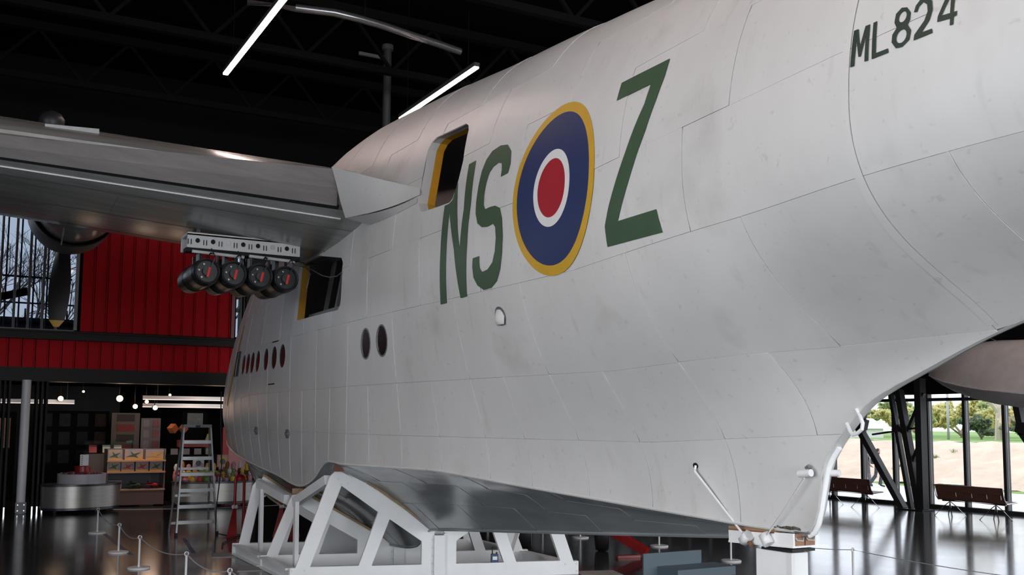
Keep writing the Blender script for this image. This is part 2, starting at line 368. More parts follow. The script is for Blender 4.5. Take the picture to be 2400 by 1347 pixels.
# ---------------------------------------------------------------- hull lines
# x, keel z, chine half-beam, chine z, max half-beam, its z, top z, tangent out (bezier P1 dy,dz), exponent
ST=[
(-11.6,2.60,0.03,2.75,0.05,2.95,3.40,0,.1,1.7),
(-11.2,1.75,0.20,2.52,0.36,2.88,4.10,.02,.15,1.65),
(-10.6,1.15,0.44,2.28,0.62,2.75,4.70,.04,.2,1.6),
(-9.8,0.80,0.70,2.05,0.86,2.60,5.25,.06,.3,1.6),
(-9.0,0.62,0.93,1.89,1.05,2.50,5.70,.05,.3,1.6),
(-8.0,0.50,1.13,1.75,1.23,2.45,6.10,.05,.3,1.65),
(-6.5,0.42,1.25,1.58,1.37,2.55,6.60,.08,.4,1.75),
(-5.0,0.38,1.29,1.46,1.43,2.75,6.95,.10,.5,1.85),
(-3.5,0.35,1.36,1.38,1.47,3.10,7.12,.08,.5,2.0),
(-2.0,0.33,1.43,1.28,1.48,3.60,7.15,.04,.6,2.1),
(-1.5,0.34,1.45,1.34,1.49,3.73,7.14,.03,.6,2.1),
(-1.1,0.36,1.46,1.46,1.49,3.80,7.13,.02,.6,2.1),
(-0.75,0.40,1.48,1.63,1.50,3.88,7.11,.0,.6,2.1),
(-0.55,0.46,1.49,1.70,1.50,3.92,7.09,.0,.6,2.1),
(-0.35,0.62,1.50,1.725,1.50,3.96,7.08,.0,.6,2.1),
(-0.15,0.71,1.505,1.725,1.505,4.0,7.06,.0,.6,2.1),
(0.2,0.75,1.51,1.71,1.51,4.05,7.03,.0,.6,2.1),
(1.45,0.86,1.38,1.72,1.51,4.15,6.93,.0,.6,2.08),
(2.5,0.95,1.22,1.73,1.51,4.20,6.83,.0,.6,2.05),
(3.2,1.01,1.06,1.69,1.50,4.25,6.76,.0,.6,2.02),
(4.0,1.08,0.87,1.63,1.50,4.28,6.70,.0,.7,2.0),
(4.7,1.14,0.69,1.58,1.49,4.30,6.64,.0,.82,2.0),
(5.6,1.22,0.48,1.52,1.48,4.32,6.55,.0,1.0,2.0),
(6.4,1.29,0.30,1.47,1.48,4.33,6.47,.0,1.23,1.97),
(7.0,1.35,0.14,1.43,1.48,4.33,6.41,.0,1.42,1.95),
(7.44,1.39,0.035,1.42,1.47,4.34,6.36,.0,1.60,1.93),
(7.55,1.60,0.03,1.61,1.47,4.34,6.35,.0,1.42,1.93),
(7.62,1.94,0.03,1.95,1.47,4.34,6.34,.0,1.06,1.93),
(7.71,2.08,0.03,2.09,1.47,4.34,6.33,.0,.88,1.93),
(7.9,2.29,0.03,2.30,1.47,4.34,6.31,.0,.62,1.93),
(8.11,2.47,0.03,2.48,1.46,4.34,6.28,.0,.5,1.93),
(8.62,2.70,0.03,2.71,1.46,4.34,6.22,.25,.45,1.92),
(9.19,2.93,0.03,2.94,1.45,4.35,6.14,.55,.4,1.9),
(10.5,3.30,0.03,3.31,1.36,4.50,6.04,.65,.38,1.9),
(12.0,3.65,0.03,3.66,1.22,4.70,5.95,.60,.34,1.9),
(14.0,4.10,0.03,4.11,1.00,4.95,5.85,.55,.3,1.9),
(15.5,4.60,0.03,4.61,0.70,5.10,5.75,.4,.2,1.9),
]
def _interp(x):
    xs=[s[0] for s in ST]; n=len(xs)
    if x<=xs[0]: return ST[0][1:]
    if x>=xs[-1]: return ST[-1][1:]
    i=max(k for k in range(n-1) if xs[k]<=x)
    h=xs[i+1]-xs[i]; t=(x-xs[i])/h; out=[]
    for c in range(1,10):
        def m(k):
            if k<=0 or k>=n-1: 
                a,b=(0,1) if k<=0 else (n-2,n-1); return (ST[b][c]-ST[a][c])/(xs[b]-xs[a])
            d0=(ST[k][c]-ST[k-1][c])/(xs[k]-xs[k-1]); d1=(ST[k+1][c]-ST[k][c])/(xs[k+1]-xs[k])
            if d0*d1<=0: return 0.0
            return 2*d0*d1/(d0+d1)
        p0,p1=ST[i][c],ST[i+1][c]
        out.append((2*t**3-3*t*t+1)*p0+(t**3-2*t*t+t)*h*m(i)+(-2*t**3+3*t*t)*p1+(t**3-t*t)*h*m(i+1))
    return out
_cache={}
NS,NT=36,40
def section(x):
    """port half-section from chine to top: list of (half-breadth, z)"""
    k=round(x,4)
    if k in _cache: return _cache[k]
    zk,bc,zc,bm,zm,zt,dy,dz,n=_interp(x)
    P0=(bc,zc);P3=(bm,zm);P1=(bc+dy,zc+dz);P2=(bm,zm-min(.42*(zm-zc),.9))
    w=min(1.0,max(0.0,((bm-bc)/1.44-.15)/.85)); w=w*w*(3-2*w)
    P2=(bm+.05*w, zm-min(1.55,(.40+.22*w)*(zm-zc)))
    pts=[]
    for j in range(NS+1):
        t=j/NS;u=1-t
        pts.append(tuple(u**3*P0[i]+3*u*u*t*P1[i]+3*u*t*t*P2[i]+t**3*P3[i] for i in (0,1)))
    for j in range(1,NT+1):
        a=j/NT*math.pi/2
        pts.append((bm*max(0,math.cos(a))**(2/n), zm+(zt-zm)*math.sin(a)**(2/n)))
    _cache[k]=pts
    return pts
def hb0(x,z):
    pts=section(x)
    for (a,za),(b,zb) in zip(pts,pts[1:]):
        if za<=z<=zb: return a+(b-a)*(z-za)/max(1e-9,zb-za)
    return pts[0][0] if z<pts[0][1] else 0.0

_W=[(-.36,.06),(-.24,.12),(-.12,.2),(0,.24),(.12,.2),(.24,.12),(.36,.06)]
def hb(x,z):
    """half-breadth, faired lengthwise around the sternpost"""
    if x<6.2 or x>9.0: return hb0(x,z)
    f=min(1,(x-6.2)/.6,(9.0-x)/.6)
    return (1-f)*hb0(x,z)+f*sum(w*hb0(x+d,z) for d,w in _W)
# ================================================================ the flying boat
boat = thing('flying_boat', 'large white flying boat with a roundel and green code letters, resting on a white cradle', 'aircraft')
SEC_E = 0.012
def outward(x, z):
    hx = (hb(x + SEC_E, z) - hb(x - SEC_E, z)) / (2 * SEC_E)
    zt = section(x)[-1][1]; z1 = min(z + SEC_E, zt - 1e-4)
    hz = (hb(x, z1) - hb(x, z - SEC_E)) / max(1e-4, z1 - z + SEC_E)
    return V((-hx, -1, -hz)).normalized()
def skin(x, z, off):
    return V((x, -hb(x, z), z)) + outward(x, z) * off

def cut_convex(bm, poly):
    xs = [p[0] for p in poly]; zs = [p[1] for p in poly]
    ar = sum(poly[i][0] * poly[(i + 1) % len(poly)][1] - poly[(i + 1) % len(poly)][0] * poly[i][1] for i in range(len(poly)))
    if ar < 0: poly = poly[::-1]
    cand = [f for f in bm.faces if not (max(v.co.x for v in f.verts) < min(xs) or min(v.co.x for v in f.verts) > max(xs)
            or max(v.co.y for v in f.verts) < min(zs) or min(v.co.y for v in f.verts) > max(zs))]
    for i in range(len(poly)):
        if not cand: return
        a, b = V((*poly[i], 0)), V((*poly[(i + 1) % len(poly)], 0)); d = b - a; no = V((d.y, -d.x, 0)).normalized()
        g = set(cand)
        for f in cand: g.update(f.edges); g.update(f.verts)
        r = bmesh.ops.bisect_plane(bm, geom=list(g), dist=1e-6, plane_co=a, plane_no=no)
        cand = [f for f in r['geom'] if isinstance(f, bmesh.types.BMFace) and (f.calc_center_median() - a).dot(no) < 0]
    bmesh.ops.delete(bm, geom=cand, context='FACES')

GALLEY = [(-2.36, 3.92), (-.12, 3.89), (0.0, 3.96), (.02, 4.05), (.01, 4.56), (-.08, 4.64), (-1.24, 4.84), (-2.40, 4.86)]
BEAM = [(2.60, 4.93), (2.68, 4.82), (2.78, 4.79), (3.5, 4.76), (3.58, 4.80), (3.65, 5.0), (3.66, 5.22), (3.53, 5.62), (3.46, 5.70), (3.36, 5.75), (2.58, 5.78), (2.48, 5.74), (2.45, 5.65)]
def oval(cx, cz, rx, rz, n=20): return [(cx + rx * math.cos(2 * math.pi * i / n), cz + rz * math.sin(2 * math.pi * i / n)) for i in range(n)]
PORTS = [(1.01, 3.33, .145, .19), (1.55, 3.335, .16, .19)] + [(x, 3.385, .19, .20) for x in (-2.97, -3.50, -4.08, -4.75, -5.22, -5.65, -6.08)]
BOWWIN = [(-6.95, 3.18), (-6.55, 3.18), (-6.55, 3.68), (-6.95, 3.68)]
OPENINGS = [GALLEY, BEAM, BOWWIN] + [oval(*p) for p in PORTS]

def finish_skin(bm, name, material, mapf, skirt=.012, parent=boat):
    bmesh.ops.delete(bm, geom=[v for v in bm.verts if not v.link_faces], context='VERTS')
    pos = {v: mapf(v.co.x, v.co.y) for v in bm.verts}
    nrm = {v: pos[v][1] for v in bm.verts}
    for v in bm.verts: v.co = pos[v][0]
    bmesh.ops.remove_doubles(bm, verts=bm.verts, dist=2e-4)
    bmesh.ops.dissolve_degenerate(bm, dist=1e-4, edges=bm.edges)
    nrm = {v: nrm.get(v, V((0, -1, 0))) for v in bm.verts}
    for f in bm.faces:
        f.smooth = True
        if f.normal.dot(sum((nrm[v] for v in f.verts), V())) < 0: pass
    bm.normal_update()
    flip = [f for f in bm.faces if f.normal.dot(sum((nrm[v] for v in f.verts), V())) < 0]
    if flip: bmesh.ops.reverse_faces(bm, faces=flip)
    if skirt:
        be = [e for e in bm.edges if e.is_boundary]
        r = bmesh.ops.extrude_edge_only(bm, edges=be)
        for v in [g for g in r['geom'] if isinstance(g, bmesh.types.BMVert)]:
            src = [e.other_vert(v) for e in v.link_edges if e.other_vert(v) in nrm]
            v.co = v.co - (nrm[src[0]] if src else V((0, -1, 0))) * skirt
        for e in be: e.smooth = False
    me = bpy.data.meshes.new(name); bm.to_mesh(me); bm.free(); me.materials.append(material)
    o = bpy.data.objects.new(name, me); COL.objects.link(o); o.parent = parent
    return o

def flat_grid(xs, lo, hi, nz, top=False):
    bm = bmesh.new(); rows = []
    for x in xs:
        a, b = lo(x), hi(x); col = []
        for j in range(nz + 1):
            q = j / nz
            if top: q = math.sin(q * math.pi / 2)
            col.append(bm.verts.new((x, a + (b - a) * q, 0)))
        rows.append(col)
    for a, b in zip(rows, rows[1:]):
        for j in range(nz):
            bm.faces.new((a[j], b[j], b[j + 1], a[j + 1]))
    return bm
def xlist(a, b):
    out = [a]; 
    while out[-1] < b - 1e-6:
        x = out[-1]; st = .05 if 7.2 < x < 8.2 else (.09 if x < -9.5 else .14)
        out.append(min(b, x + st))
    if len(out) > 2 and out[-1] - out[-2] < .03: out.pop(-2)
    return out
zc_ = lambda x: section(x)[0][1]
zt_ = lambda x: section(x)[-1][1]
LEVELS = [2.13, 2.78, 3.67, 4.47, 5.27, 5.92]
def level(i):
    if i < 0: return lambda x: zc_(x) + .0
    if i >= len(LEVELS): return lambda x: zt_(x) - .004
    def f(x):
        l = LEVELS[i] + (.055 * (x - 6) if x > 6 else 0)
        if x < -5: l -= (.05 + .02 * i) * (-5 - x) * .6
        return min(max(l, zc_(x)), zt_(x) - .004)
    return f
FRAMES = [-11.55, -10.9, -10.2, -9.5, -8.8, -8.1, -7.4, -6.7, -6.0, -5.3, -4.6, -3.9, -3.2, -2.5, -1.8, -1.1, -.4, .35, 1.05, 1.9, 2.75, 3.6, 4.25, 5.05, 5.85, 6.8, 7.62, 8.13, 9.2, 9.8, 10.7, 11.8, 13.0, 14.3, 15.5]
for i in range(-1, len(LEVELS)):
    lo, hi = level(i), level(i + 1)
    ks = [0] + [k for k in range(1, len(FRAMES) - 1) if (k + i) % 2 == 0 or FRAMES[k] == 9.2 or (i < 1 and FRAMES[k] < 7.2)] + [len(FRAMES) - 1]
    for a, b in zip(ks, ks[1:]):
        xa, xb = FRAMES[a] + .0015, FRAMES[b] - .0015
        xs = xlist(xa, xb)
        if max(hi(x) - lo(x) for x in xs) < .03: continue
        nz = max(3, int(max(hi(x) - lo(x) for x in xs) / .085))
        g = .0012
        bm = flat_grid(xs, (lambda x: lo(x) + g), (lambda x: max(hi(x) - g, lo(x) + g + 1e-5)), nz, top=(i == len(LEVELS) - 1))
        for op in OPENINGS: cut_convex(bm, op)
        if not bm.faces: bm.free(); continue
        def mp(x, z, xa=xa, xb=xb): 
            n = outward(x, z); return V((x, -hb(x, z), z)) + n * (.001 + .006 * (x - xa) / (xb - xa)), n
        finish_skin(bm, 'hull_plate', HULL, mp)
# inner shell, port side with the same openings, starboard side whole, planing bottom under both
bm = flat_grid(xlist(-11.58, 15.5), lambda x: zc_(x), lambda x: zt_(x) - .002, 44, top=True)
for op in OPENINGS: cut_convex(bm, op)
sh = finish_skin(bm, 'hull_shell', SHELLM, lambda x, z: (skin(x, z, -.012), outward(x, z)), 0)
bm = flat_grid(xlist(-11.58, 15.5), lambda x: zc_(x), lambda x: zt_(x) - .002, 40, top=True)
def mstar(x, z):
    p, n = skin(x, z, .002), outward(x, z); return V((p.x, -p.y, p.z)), V((n.x, -n.y, n.z))
finish_skin(bm, 'starboard_skin', HULL, mstar, 0)
def bottom(x, q, off):
    zk, bc, zc = _interp(x)[:3]
    z = zk + (zc - zk) * q + .085 * bc * math.sin(math.pi * q)
    n = V((0, -(zc - zk), -bc)).normalized() if bc > .01 else V((0, -1, 0))
    return V((x, -bc * q, z)) + n * off, n
BX = [-11.5, -10.4, -9.3, -8.2, -7.1, -6.0, -4.9, -3.8, -2.9, -2.05, -1.25, -.45, .2, .9, 1.6, 2.3, 3.0, 3.7, 4.4, 5.2, 6.1, 7.44]
QS = [0, .3, .62, 1.0]
for i in range(3):
    ks = [0] + [k for k in range(1, len(BX) - 1) if (k + i) % 2 == 0] + [len(BX) - 1]
    for a, b in zip(ks, ks[1:]):
        xa, xb = BX[a] + .002, BX[b] - .002
        bm = flat_grid(xlist(xa, xb), lambda x: QS[i] + .002, lambda x: QS[i + 1] - .002, 5)
        finish_skin(bm, 'bottom_plate', BOTP, lambda x, q: (bottom(x, q, .001 + .005 * (x - xa) / (xb - xa))[0], bottom(x, q, 0)[1]))
bm = flat_grid(xlist(-11.55, 7.44), lambda x: 0, lambda x: 1, 8)
finish_skin(bm, 'bottom_shell', SHELLM, lambda x, q: bottom(x, q, -.008), 0)
def bstar(x, q):
    p, n = bottom(x, q, 0); return V((p.x, -p.y, p.z)), V((n.x, -n.y, n.z))
bm = flat_grid(xlist(-11.55, 7.44), lambda x: 0, lambda x: 1, 8)
finish_skin(bm, 'starboard_bottom', BOTP, bstar, 0)
xs = [-11.3 + .12 * k for k in range(int((7.3 + 11.3) / .12) + 1)]
MB().tube([(x, -_interp(x)[1] - .004, _interp(x)[2]) for x in xs], .016, 6).build('chine_strip', HULL, boat)
MB().tube([(x, 0, _interp(x)[0] - .005) for x in xs], .022, 6).build('keel_strip', BOTP, boat)
sp = [(7.30, 1.385), (7.38, 1.392), (7.44, 1.42), (7.485, 1.50), (7.52, 1.62), (7.56, 1.80), (7.60, 1.95), (7.66, 2.05), (7.72, 2.12)]
MB().tube([(x + .030, 0, z) for x, z in sp], .023, 12).build('sternpost', WHITE, boat)
m = MB(); kx = [7.35 + .05 * k for k in range(14)] + [8.1 + .2 * k for k in range(38)]
for a, b in zip(kx, kx[1:]):
    wa, wb, za, zb = hb(a, zc_(a)) + .008, hb(b, zc_(b)) + .008, zc_(a) + .006, zc_(b) + .006
    m.add([(a, -wa, za), (b, -wb, zb), (b, 0, zb - .012), (a, 0, za - .012), (b, wb, zb), (a, wa, za)], [(0, 1, 2, 3), (3, 2, 4, 5)], True)
m.build('tail_keel', HULL, boat)
# seam band over the thick joint frame at the tail
bnd = []
for z in [2.99 + .05 * k for k in range(60)]:
    if z < zt_(9.2) - .06: bnd.append(z)
m = MB()
for a, b in zip(bnd, bnd[1:]):
    m.add([skin(9.175, a, .009), skin(9.235, a, .009), skin(9.235, b, .009), skin(9.175, b, .009)], [(0, 1, 2, 3)], True)
m.build('joint_band', HULL, boat)

# ---- paint markings
def decal(loops, name, material, off=.011, parent=boat, step=.08):
    bm = bmesh.new(); es = []
    for lp in loops:
        vs = [bm.verts.new((u, v, 0)) for u, v in lp]
        es += [bm.edges.new((vs[i], vs[(i + 1) % len(vs)])) for i in range(len(vs))]
    bmesh.ops.triangle_fill(bm, use_beauty=True, use_dissolve=False, edges=es)
    us = [p[0] for l in loops for p in l]; vs = [p[1] for l in loops for p in l]
    for lo, hi, ax in ((min(us), max(us), V((1, 0, 0))), (min(vs), max(vs), V((0, 1, 0)))):
        k = math.ceil(lo / step) * step
        while k < hi:
            bmesh.ops.bisect_plane(bm, geom=bm.verts[:] + bm.edges[:] + bm.faces[:], dist=1e-5, plane_co=ax * k, plane_no=ax); k += step
    return finish_skin(bm, name, material, lambda x, z: (skin(x, z, off), outward(x, z)), 0, parent)
LN = [(3.28, 3.63), (3.44, 3.63), (3.50, 4.18), (3.545, 4.63), (3.70, 4.20), (3.785, 3.65), (3.94, 3.655), (4.03, 4.22), (4.07, 4.65), (4.03, 5.13), (3.865, 5.125), (3.91, 4.61), (3.845, 4.18), (3.76, 4.51), (3.655, 4.97), (3.60, 4.80), (3.58, 4.77), (3.5, 4.745), (3.39, 4.745), (3.35, 4.20)]
LS = [(4.695, 4.80), (4.845, 4.81), (4.87, 4.90), (4.835, 5.04), (4.72, 5.14), (4.558, 5.17), (4.39, 5.15), (4.29, 5.075), (4.235, 4.963), (4.21, 4.80), (4.20, 4.63), (4.208, 4.506), (4.26, 4.39), (4.36, 4.332), (4.48, 4.317), (4.60, 4.33), (4.65, 4.285), (4.665, 4.17), (4.635, 4.04), (4.57, 3.936), (4.46, 3.877), (4.34, 3.865), (4.29, 3.905), (4.284, 3.974), (4.297, 4.037), (4.153, 4.034), (4.13, 3.947), (4.137, 3.83), (4.205, 3.74), (4.324, 3.68), (4.485, 3.685), (4.618, 3.738), (4.716, 3.849), (4.777, 3.997), (4.806, 4.172), (4.786, 4.356), (4.732, 4.469), (4.634, 4.51), (4.515, 4.517), (4.42, 4.512), (4.38, 4.56), (4.369, 4.667), (4.38, 4.785), (4.419, 4.898), (4.492, 4.954), (4.593, 4.972), (4.672, 4.949), (4.696, 4.872)]
LZ = [(6.65, 5.05), (6.655, 5.215), (7.29, 5.23), (7.285, 5.075), (7.235, 4.887), (7.144, 4.649), (7.025, 4.418), (6.905, 4.20), (6.776, 3.978), (7.29, 3.985), (7.32, 3.80), (6.583, 3.793), (6.585, 3.966), (6.66, 4.122), (6.772, 4.324), (6.889, 4.524), (6.997, 4.735), (7.085, 4.90), (7.118, 5.06)]
decal([LN], 'code_letter_n', GREEN); decal([LS], 'code_letter_s', GREEN); decal([LZ], 'code_letter_z', GREEN)
RC = (5.72, 4.475)
def ring(r0, r1): 
    l = [oval(RC[0], RC[1], .72 * r1, .815 * r1, 64)]
    if r0: l.append(oval(RC[0], RC[1], .72 * r0, .815 * r0, 64))
    return l
rd = decal(ring(.885, 1.0), 'roundel', RYEL)
decal(ring(.447, .885), 'roundel_blue_ring', RBLUE, parent=rd); decal(ring(.340, .447), 'roundel_white_ring', RWHI, parent=rd); decal(ring(0, .340), 'roundel_red_disc', RRED, parent=rd)
LM = [(9.246, 4.515), (9.251, 4.755), (9.287, 4.755), (9.331, 4.635), (9.339, 4.755), (9.372, 4.757), (9.382, 4.52), (9.355, 4.52), (9.352, 4.685), (9.338, 4.56), (9.324, 4.56), (9.287, 4.69), (9.281, 4.517)]
LM = [(9.246, 4.517), (9.25, 4.757), (9.285, 4.757), (9.312, 4.63), (9.338, 4.757), (9.372, 4.757), (9.381, 4.52), (9.354, 4.52), (9.350, 4.69), (9.322, 4.565), (9.306, 4.565), (9.279, 4.69), (9.276, 4.519)]
LL = [(9.408, 4.519), (9.397, 4.757), (9.424, 4.759), (9.436, 4.548), (9.524, 4.549), (9.528, 4.522)]
L8 = [(9.596, 4.782), (9.636, 4.770), (9.667, 4.725), (9.665, 4.680), (9.652, 4.655), (9.679, 4.61), (9.67, 4.556), (9.623, 4.526), (9.579, 4.532), (9.547, 4.578), (9.549, 4.625), (9.576, 4.660), (9.556, 4.70), (9.560, 4.755)]
L2 = [(9.699, 4.54), (9.703, 4.573), (9.765, 4.640), (9.782, 4.69), (9.774, 4.736), (9.747, 4.760), (9.721, 4.742), (9.712, 4.712), (9.688, 4.718), (9.696, 4.757), (9.722, 4.785), (9.765, 4.788), (9.804, 4.749), (9.814, 4.689), (9.800, 4.632), (9.752, 4.572), (9.819, 4.572), (9.823, 4.545)]
L4 = [(9.93, 4.552), (9.932, 4.593), (9.85, 4.600), (9.852, 4.632), (9.925, 4.80), (9.955, 4.80), (9.953, 4.624), (9.974, 4.624), (9.972, 4.597), (9.955, 4.596), (9.953, 4.551)]
for nm, lp in (('m', [LM]), ('l', [LL]), ('8', [L8, oval(9.612, 4.718, .027, .034, 14), oval(9.614, 4.595, .036, .042, 14)]), ('2', [L2]), ('4', [L4, [(9.878, 4.630), (9.930, 4.626), (9.929, 4.742)]])):
    decal(lp, 'serial_character_' + nm if nm.isalpha() else 'serial_digit', DKGREEN)
# orange edge of the bow door and the dark line below it
decal([[(-6.90, 4.25), (-7.02, 4.25), (-7.08, 3.95), (-7.24, 3.40), (-7.54, 2.90), (-7.74, 2.60), (-7.58, 2.60), (-7.34, 2.90), (-7.04, 3.40), (-6.90, 3.95)]], 'bow_door_strip', ORANGE)
decal([[(-7.70, 2.60), (-8.02, 2.16), (-8.10, 1.90), (-8.07, 1.90), (-7.98, 2.16), (-7.66, 2.60)]], 'bow_door_seam', GAPM)
for (x, z, w) in ((-3.46, 3.66, .21), (-3.60, 2.93, .21)):
    decal([[(x - w, z - .01), (x + w, z - .01), (x + w, z + .012), (x - w, z + .012)]], 'door_seam', GAPM)

# ---- openings: rims, glass, jambs, what shows inside
def loop_strip(poly, o0, y0, o1, y1, name, material, parent=boat, closed=True):
    m = MB(); n = len(poly); P = []
    for (x, z) in poly:
        b = skin(x, z, 0); nn = outward(x, z)
        P.append((b + nn * o0 + V((0, y0, 0)), b + nn * o1 + V((0, y1, 0))))
    for i in range(n if closed else n - 1):
        a, b = P[i], P[(i + 1) % n]
        m.add([a[0], b[0], b[1], a[1]], [(0, 1, 2, 3)])
    return m.build(name, material, parent, fixn=False)
for k, p in enumerate(PORTS):
    m = MB(); po = oval(*p); pi = oval(p[0], p[1], p[2] + .022, p[3] + .022)
    n = len(po)
    A = [skin(x, z, .009) for x, z in pi]; B = [skin(x, z, .009) for x, z in po]; C_ = [skin(x, z, -.03) for x, z in po]; D_ = [skin(x, z, 0) for x, z in pi]
    m.add(A + B + C_ + D_, [(i, (i + 1) % n, n + (i + 1) % n, n + i) for i in range(n)] + [(n + i, n + (i + 1) % n, 2 * n + (i + 1) % n, 2 * n + i) for i in range(n)] + [(3 * n + i, 3 * n + (i + 1) % n, (i + 1) % n, i) for i in range(n)])
    rim = m.build('porthole', HULL if k > 1 else DULLST, boat, fixn=False)
    MB().add([skin(x, z, -.001) for x, z in po], [tuple(range(n))]).build('porthole_glass', DKGLASS, rim, fixn=False)
win = loop_strip(BOWWIN, .03, 0, -.08, 0, 'bow_window', DARKST)
MB().add([skin(x, z, -.03) for x, z in BOWWIN], [(0, 1, 2, 3)]).build('bow_window_glass', DKGLASS, win, fixn=False)
loop_strip([(3.36, 5.75), (2.58, 5.78), (2.48, 5.74), (2.45, 5.65), (2.60, 4.93), (2.68, 4.82), (2.78, 4.79)], .004, 0, 0, .11, 'hatch_jamb', HULL, closed=False)
loop_strip([(3.36, 5.75), (2.58, 5.78), (2.48, 5.74), (2.45, 5.65), (2.60, 4.93), (2.68, 4.82), (2.78, 4.79)], 0, .11, 0, .21, 'hatch_seal', ORANGE, closed=False)
loop_strip([(2.78, 4.79), (3.5, 4.76), (3.58, 4.80), (3.65, 5.0), (3.66, 5.22), (3.53, 5.62), (3.46, 5.70), (3.36, 5.75)], .004, 0, 0, .05, 'hatch_edge', HULL, closed=False)
DKIN = mat('interior_green', (.020, .032, .024), .7)
MB().bx(2.3, 2.75, -.55, -.5, 4.6, 5.25).bx(2.36, 2.7, -.6, -.55, 4.7, 5.05).build('interior_locker', DKIN, boat)
MB().bx(1.2, 4.2, -.9, .9, 4.45, 4.5).build('interior_floor', DKIN, boat)
loop_strip([(-2.36, 3.92), (-2.40, 4.86)], .006, 0, 0, .16, 'galley_hatch_seal', ORANGE, closed=False)
loop_strip(GALLEY, .006, 0, 0, .04, 'galley_hatch_edge', HULL)
m = MB()
for x in (-2.0, -1.45): m.bar((x, -1.15, 3.6), (x + .18, -.95, 5.1), .05, .08)
m.bx(-2.3, -.2, -1.25, -1.2, 3.98, 4.03).bx(-2.3, -.2, -.4, -.36, 3.6, 5.0).build('galley_framing', DULLST, boat)
MB().tube([(-2.3, -1.52, 4.83), (-1.8, -1.53, 4.74), (-1.3, -1.53, 4.62), (-.8, -1.53, 4.47), (-.45, -1.53, 4.40), (-.15, -1.52, 4.38), (0.05, -1.52, 4.41)], .008, 6).build('galley_cable', DULLST, boat)
# small fittings on the hull side
for x, z in ((-4.68, 2.12), (-2.57, 2.09)):
    p = skin(x, z, 0); n = outward(x, z)
    e = MB().cyl(p - n * .01, p + n * .035, .075, n=20).build('mooring_fitting', DULLST, boat)
    MB().cyl(p + n * .034, p + n * .05, .032, n=14).build('fitting_bolt', CHROME, e)
p = skin(4.56, 3.39, 0); n = outward(4.56, 3.39)
sc_ = MB()
R_ = [[p + n * (.01 + .05 * math.sin(math.pi * j / 8) * math.sin(math.pi * (i / 10) ** .7)) + V((.16 * (i / 10 - .5), 0, 0)) + V((0, 0, 1)) * (.09 * math.cos(math.pi * j / 8)) for j in range(9)] for i in range(11)]
for i in range(10):
    for j in range(8): sc_.add([R_[i][j], R_[i + 1][j], R_[i + 1][j + 1], R_[i][j + 1]], [(0, 1, 2, 3)], True)
so = sc_.build('air_scoop', HULL, boat)
MB().cyl(p + n * .012, p + n * .014, .1, n=24).build('scoop_flange', STEEL, so)
for c, col_ in (((7.55, -.155, 1.905), 0),):
    pn = MB().cyl((7.455, -.15, 1.90), (7.585, -.15, 1.915), .030, n=18).build('tail_pin', WHITE2, boat)
    MB().tube([(7.57, -.14, 1.94), (7.54, -.13, 1.97), (7.50, -.12, 1.95)], .013, 8).build('pin_shackle', DULLST, pn)
MB().cyl((7.6, .02, 1.91), (7.70, .05, 1.915), .028, n=16).build('tail_pin_stub', WHITE2, boat)
hk = [(7.985, 2.425), (8.03, 2.37), (8.065, 2.315), (8.06, 2.27), (8.01, 2.235), (7.965, 2.225), (7.93, 2.25), (7.885, 2.315)]
MB().tube([(x, -.06 - .03 * math.sin(i / 7 * math.pi), z) for i, (x, z) in enumerate(hk)], .0155, 8).build('tail_eye', WHITE2, boat)

# ---- port wing
RS = [(.80, 5.15), (.2, 5.02), (-1.0, 4.93), (-2.2, 4.96), (-3.3, 5.10), (-4.3, 5.35), (-5.0, 5.65), (-5.3, 5.95), (-5.0, 6.2), (-4.2, 6.4), (-3.0, 6.45), (-1.5, 6.3), (.2, 5.85), (.85, 5.58)]
OS = [(.10, 5.44), (-.3, 5.35), (-1.3, 5.28), (-2.3, 5.28), (-3.2, 5.37), (-4.0, 5.55), (-4.7, 5.82), (-5.0, 6.08), (-4.7, 6.3), (-3.9, 6.48), (-2.9, 6.52), (-1.5, 6.4), (-.3, 6.02), (.12, 5.80)]
def wsec(y, side=-1):
    t = (abs(y) - 2.0) / 3.9
    return [(a[0] + (b[0] - a[0]) * t, a[1] + (b[1] - a[1]) * t) for a, b in zip(RS, OS)]
def catmull(P, k):
    out = []
    for i in range(len(P) - 1):
        p0, p1, p2, p3 = P[max(i - 1, 0)], P[i], P[i + 1], P[min(i + 2, len(P) - 1)]
        for j in range(k):
            t = j / k
            out.append(tuple(.5 * (2 * p1[c] + (p2[c] - p0[c]) * t + (2 * p0[c] - 5 * p1[c] + 4 * p2[c] - p3[c]) * t * t + (3 * p1[c] - p0[c] - 3 * p2[c] + p3[c]) * t ** 3) for c in (0, 1)))
    return out + [P[-1]]
def loft(secs, smooth=True):
    m = MB(); n = len(secs[0]); vs = [p for s in secs for p in s]
    m.add(vs, [(i * n + k, i * n + k + 1, (i + 1) * n + k + 1, (i + 1) * n + k) for i in range(len(secs) - 1) for k in range(n - 1)], smooth)
    return m
def wing(side, name):
    ys = [1.0, 1.82, 1.86, 2, 3, 4, 5, 6, 8, 10, 12, 14, 16, 17.0]
    secs = []
    for y in ys:
        c = catmull(wsec(y), 4)
        if y < 1.85: c = [(min(x, -.2), z) for x, z in c]
        secs.append([(x, side * y, z + (.008 if z < 5.9 else 0)) for x, z in c] + [(c[0][0], side * y, c[0][1] + .008)])
    m = loft(secs); n = len(secs[-1]); m.add(secs[-1], [tuple(range(n))])
    return m.build(name, WINGP, boat)
wing(-1, 'port_wing'); wing(1, 'starboard_wing')
